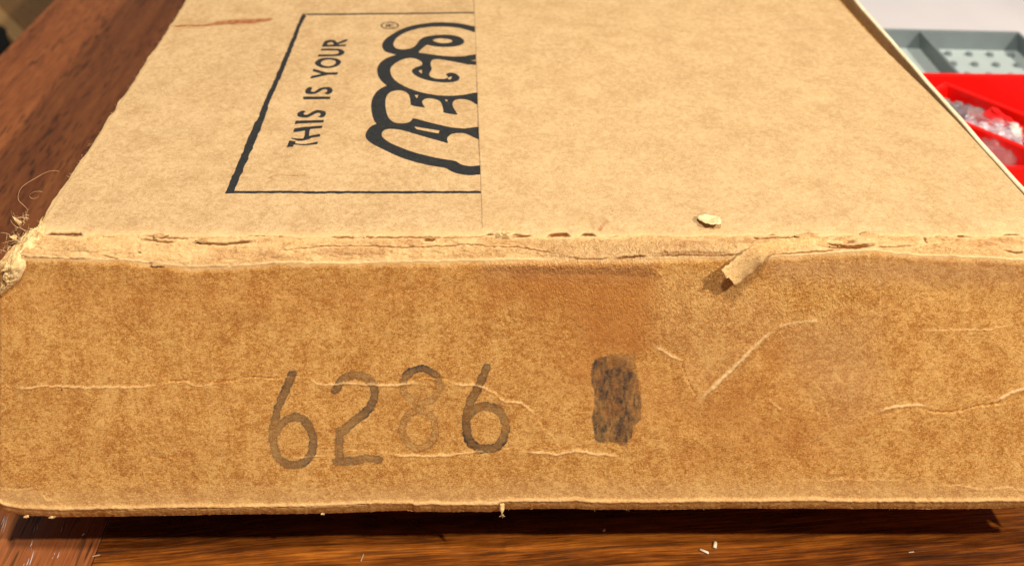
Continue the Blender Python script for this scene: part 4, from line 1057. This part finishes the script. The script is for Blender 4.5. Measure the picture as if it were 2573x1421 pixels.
for iy in range(4):
    for ix in range(4):
        x_ = 0.013 + ix*0.0158 + (0.003 if iy % 2 == 0 else 0); y_ = GW/2-0.012-iy*0.017
        if stud0 is None:
            bm = bmesh.new(); bmesh.ops.create_cone(bm, cap_ends=True, segments=16, radius1=0.0026, radius2=0.0024, depth=0.0020)
            stud0 = bmobj('stud', bm, M_GREY, grey); o = stud0
        else:
            o = stud0.copy(); COL.objects.link(o); o.parent = grey
        o.location = (x_, y_, 0.0032)

# large red tray
RY0, RY1, RX0, RX1, RH = 0.193, 0.306, 0.238, 0.60, 0.040
bm = tray_mesh(RX1-RX0, RY1-RY0, RH, 0.0030, M_RED, 'red_tray')
o = bmobj('red_tray', bm, M_RED); o.location = ((RX0+RX1)/2, (RY0+RY1)/2, 0.0004); o.rotation_euler = (0, 0, math.radians(-1.5))
tag(o, 'large bright red plastic tray beside the carton, full of bagged parts', 'tray')
# smaller red tray set askew inside it
ca = math.radians(-52)
ux = Vector((math.cos(ca), math.sin(ca), 0)); uy = Vector((-math.sin(ca), math.cos(ca), 0))
corner = Vector((0.3145, 0.284, 0))
SLx, SLy = 0.074, 0.042
ctr = corner + ux*(SLx/2) - uy*(SLy/2)
bm = tray_mesh(SLx, SLy, 0.030, 0.0034, M_RED, 'small')
o = bmobj('small_red_tray', bm, M_RED); o.location = (ctr.x, ctr.y, 0.0165); o.rotation_euler = (0, 0, ca)
o.location.z = 0.0165
tag(o, 'small red plastic tray lying askew inside the large red tray', 'tray')

# loose plastic bricks and the crumpled clear bags they came in
def brick(c, nx_, ny_, rz, mat, label, group, tilt=(0, 0)):
    bm = bmesh.new(); u_ = 0.008
    add_box(bm, -nx_*u_/2, nx_*u_/2, -ny_*u_/2, ny_*u_/2, 0, 0.0096, 0.0003, 1)
    for i in range(nx_):
        for j in range(ny_):
            bmesh.ops.create_cone(bm, cap_ends=True, segments=12, radius1=0.0024, radius2=0.0024, depth=0.0018, matrix=Matrix.Translation(((i-(nx_-1)/2)*u_, (j-(ny_-1)/2)*u_, 0.0105)))
    o = bmobj('plastic_brick', bm, mat); o.location = c; o.rotation_euler = (tilt[0], tilt[1], rz)
    return tag(o, label, 'brick', group)
rr = random.Random(5)
for k in range(9):
    p = ctr + ux*rr.uniform(-.025, .025) - uy*rr.uniform(-.010, .010)
    mt, nm = [(M_BRED, 'red'), (M_BGREY, 'grey'), (M_BWHITE, 'white')][k % 3]
    brick((p.x, p.y, 0.0190+0.0065*(k//3)), 2, rr.choice([2, 3, 4]), rr.uniform(0, 3), mt, '%s plastic brick inside the clear bag in the small red tray' % nm, '%s bricks in the small tray' % nm, (rr.uniform(-.3, .3), rr.uniform(-.3, .3)))
for k in range(8):
    p = (rr.uniform(0.37, 0.48), rr.uniform(0.215, 0.285), 0.003)
    mt, nm = [(M_BRED, 'red'), (M_BGREY, 'grey')][k % 2]
    brick((p[0], p[1], 0.003+0.010*(k//4)), 2, rr.choice([2, 4]), rr.uniform(0, 3), mt, '%s plastic brick at the right of the large red tray' % nm, '%s bricks in the large tray' % nm)
def bag(c, r, seed, label, rz=0.0, amp=0.28):
    bm = bmesh.new(); bmesh.ops.create_icosphere(bm, subdivisions=5, radius=1.0)
    from mathutils import noise
    for v in bm.verts:
        nn = noise.fractal(v.co*2.3+Vector((seed, 2*seed, 0)), 0.7, 2.2, 5)
        rd = abs(noise.noise(v.co*5+Vector((0, seed, 0))))
        q = v.co*(1+amp*nn-0.12*rd)
        v.co = Vector((q.x*r[0], q.y*r[1], q.z*r[2]))
    o = bmobj('plastic_bag', bm, M_BAG, None, True); o.location = c; o.rotation_euler = (0, 0, rz)
    return tag(o, label, 'bag')
bag((ctr.x-0.002, ctr.y-0.001, 0.0335), (.031, .0165, .0125), 2, 'crumpled clear plastic bag of bricks inside the small red tray', ca)
bag((0.415, 0.262, 0.026), (.045, .026, .017), 5, 'crumpled clear plastic bag behind the small red tray', 0.2)
bag((0.312, 0.217, 0.031), (.026, .014, .013), 9, 'crumpled clear plastic bag between the carton and the small red tray', 0.5)
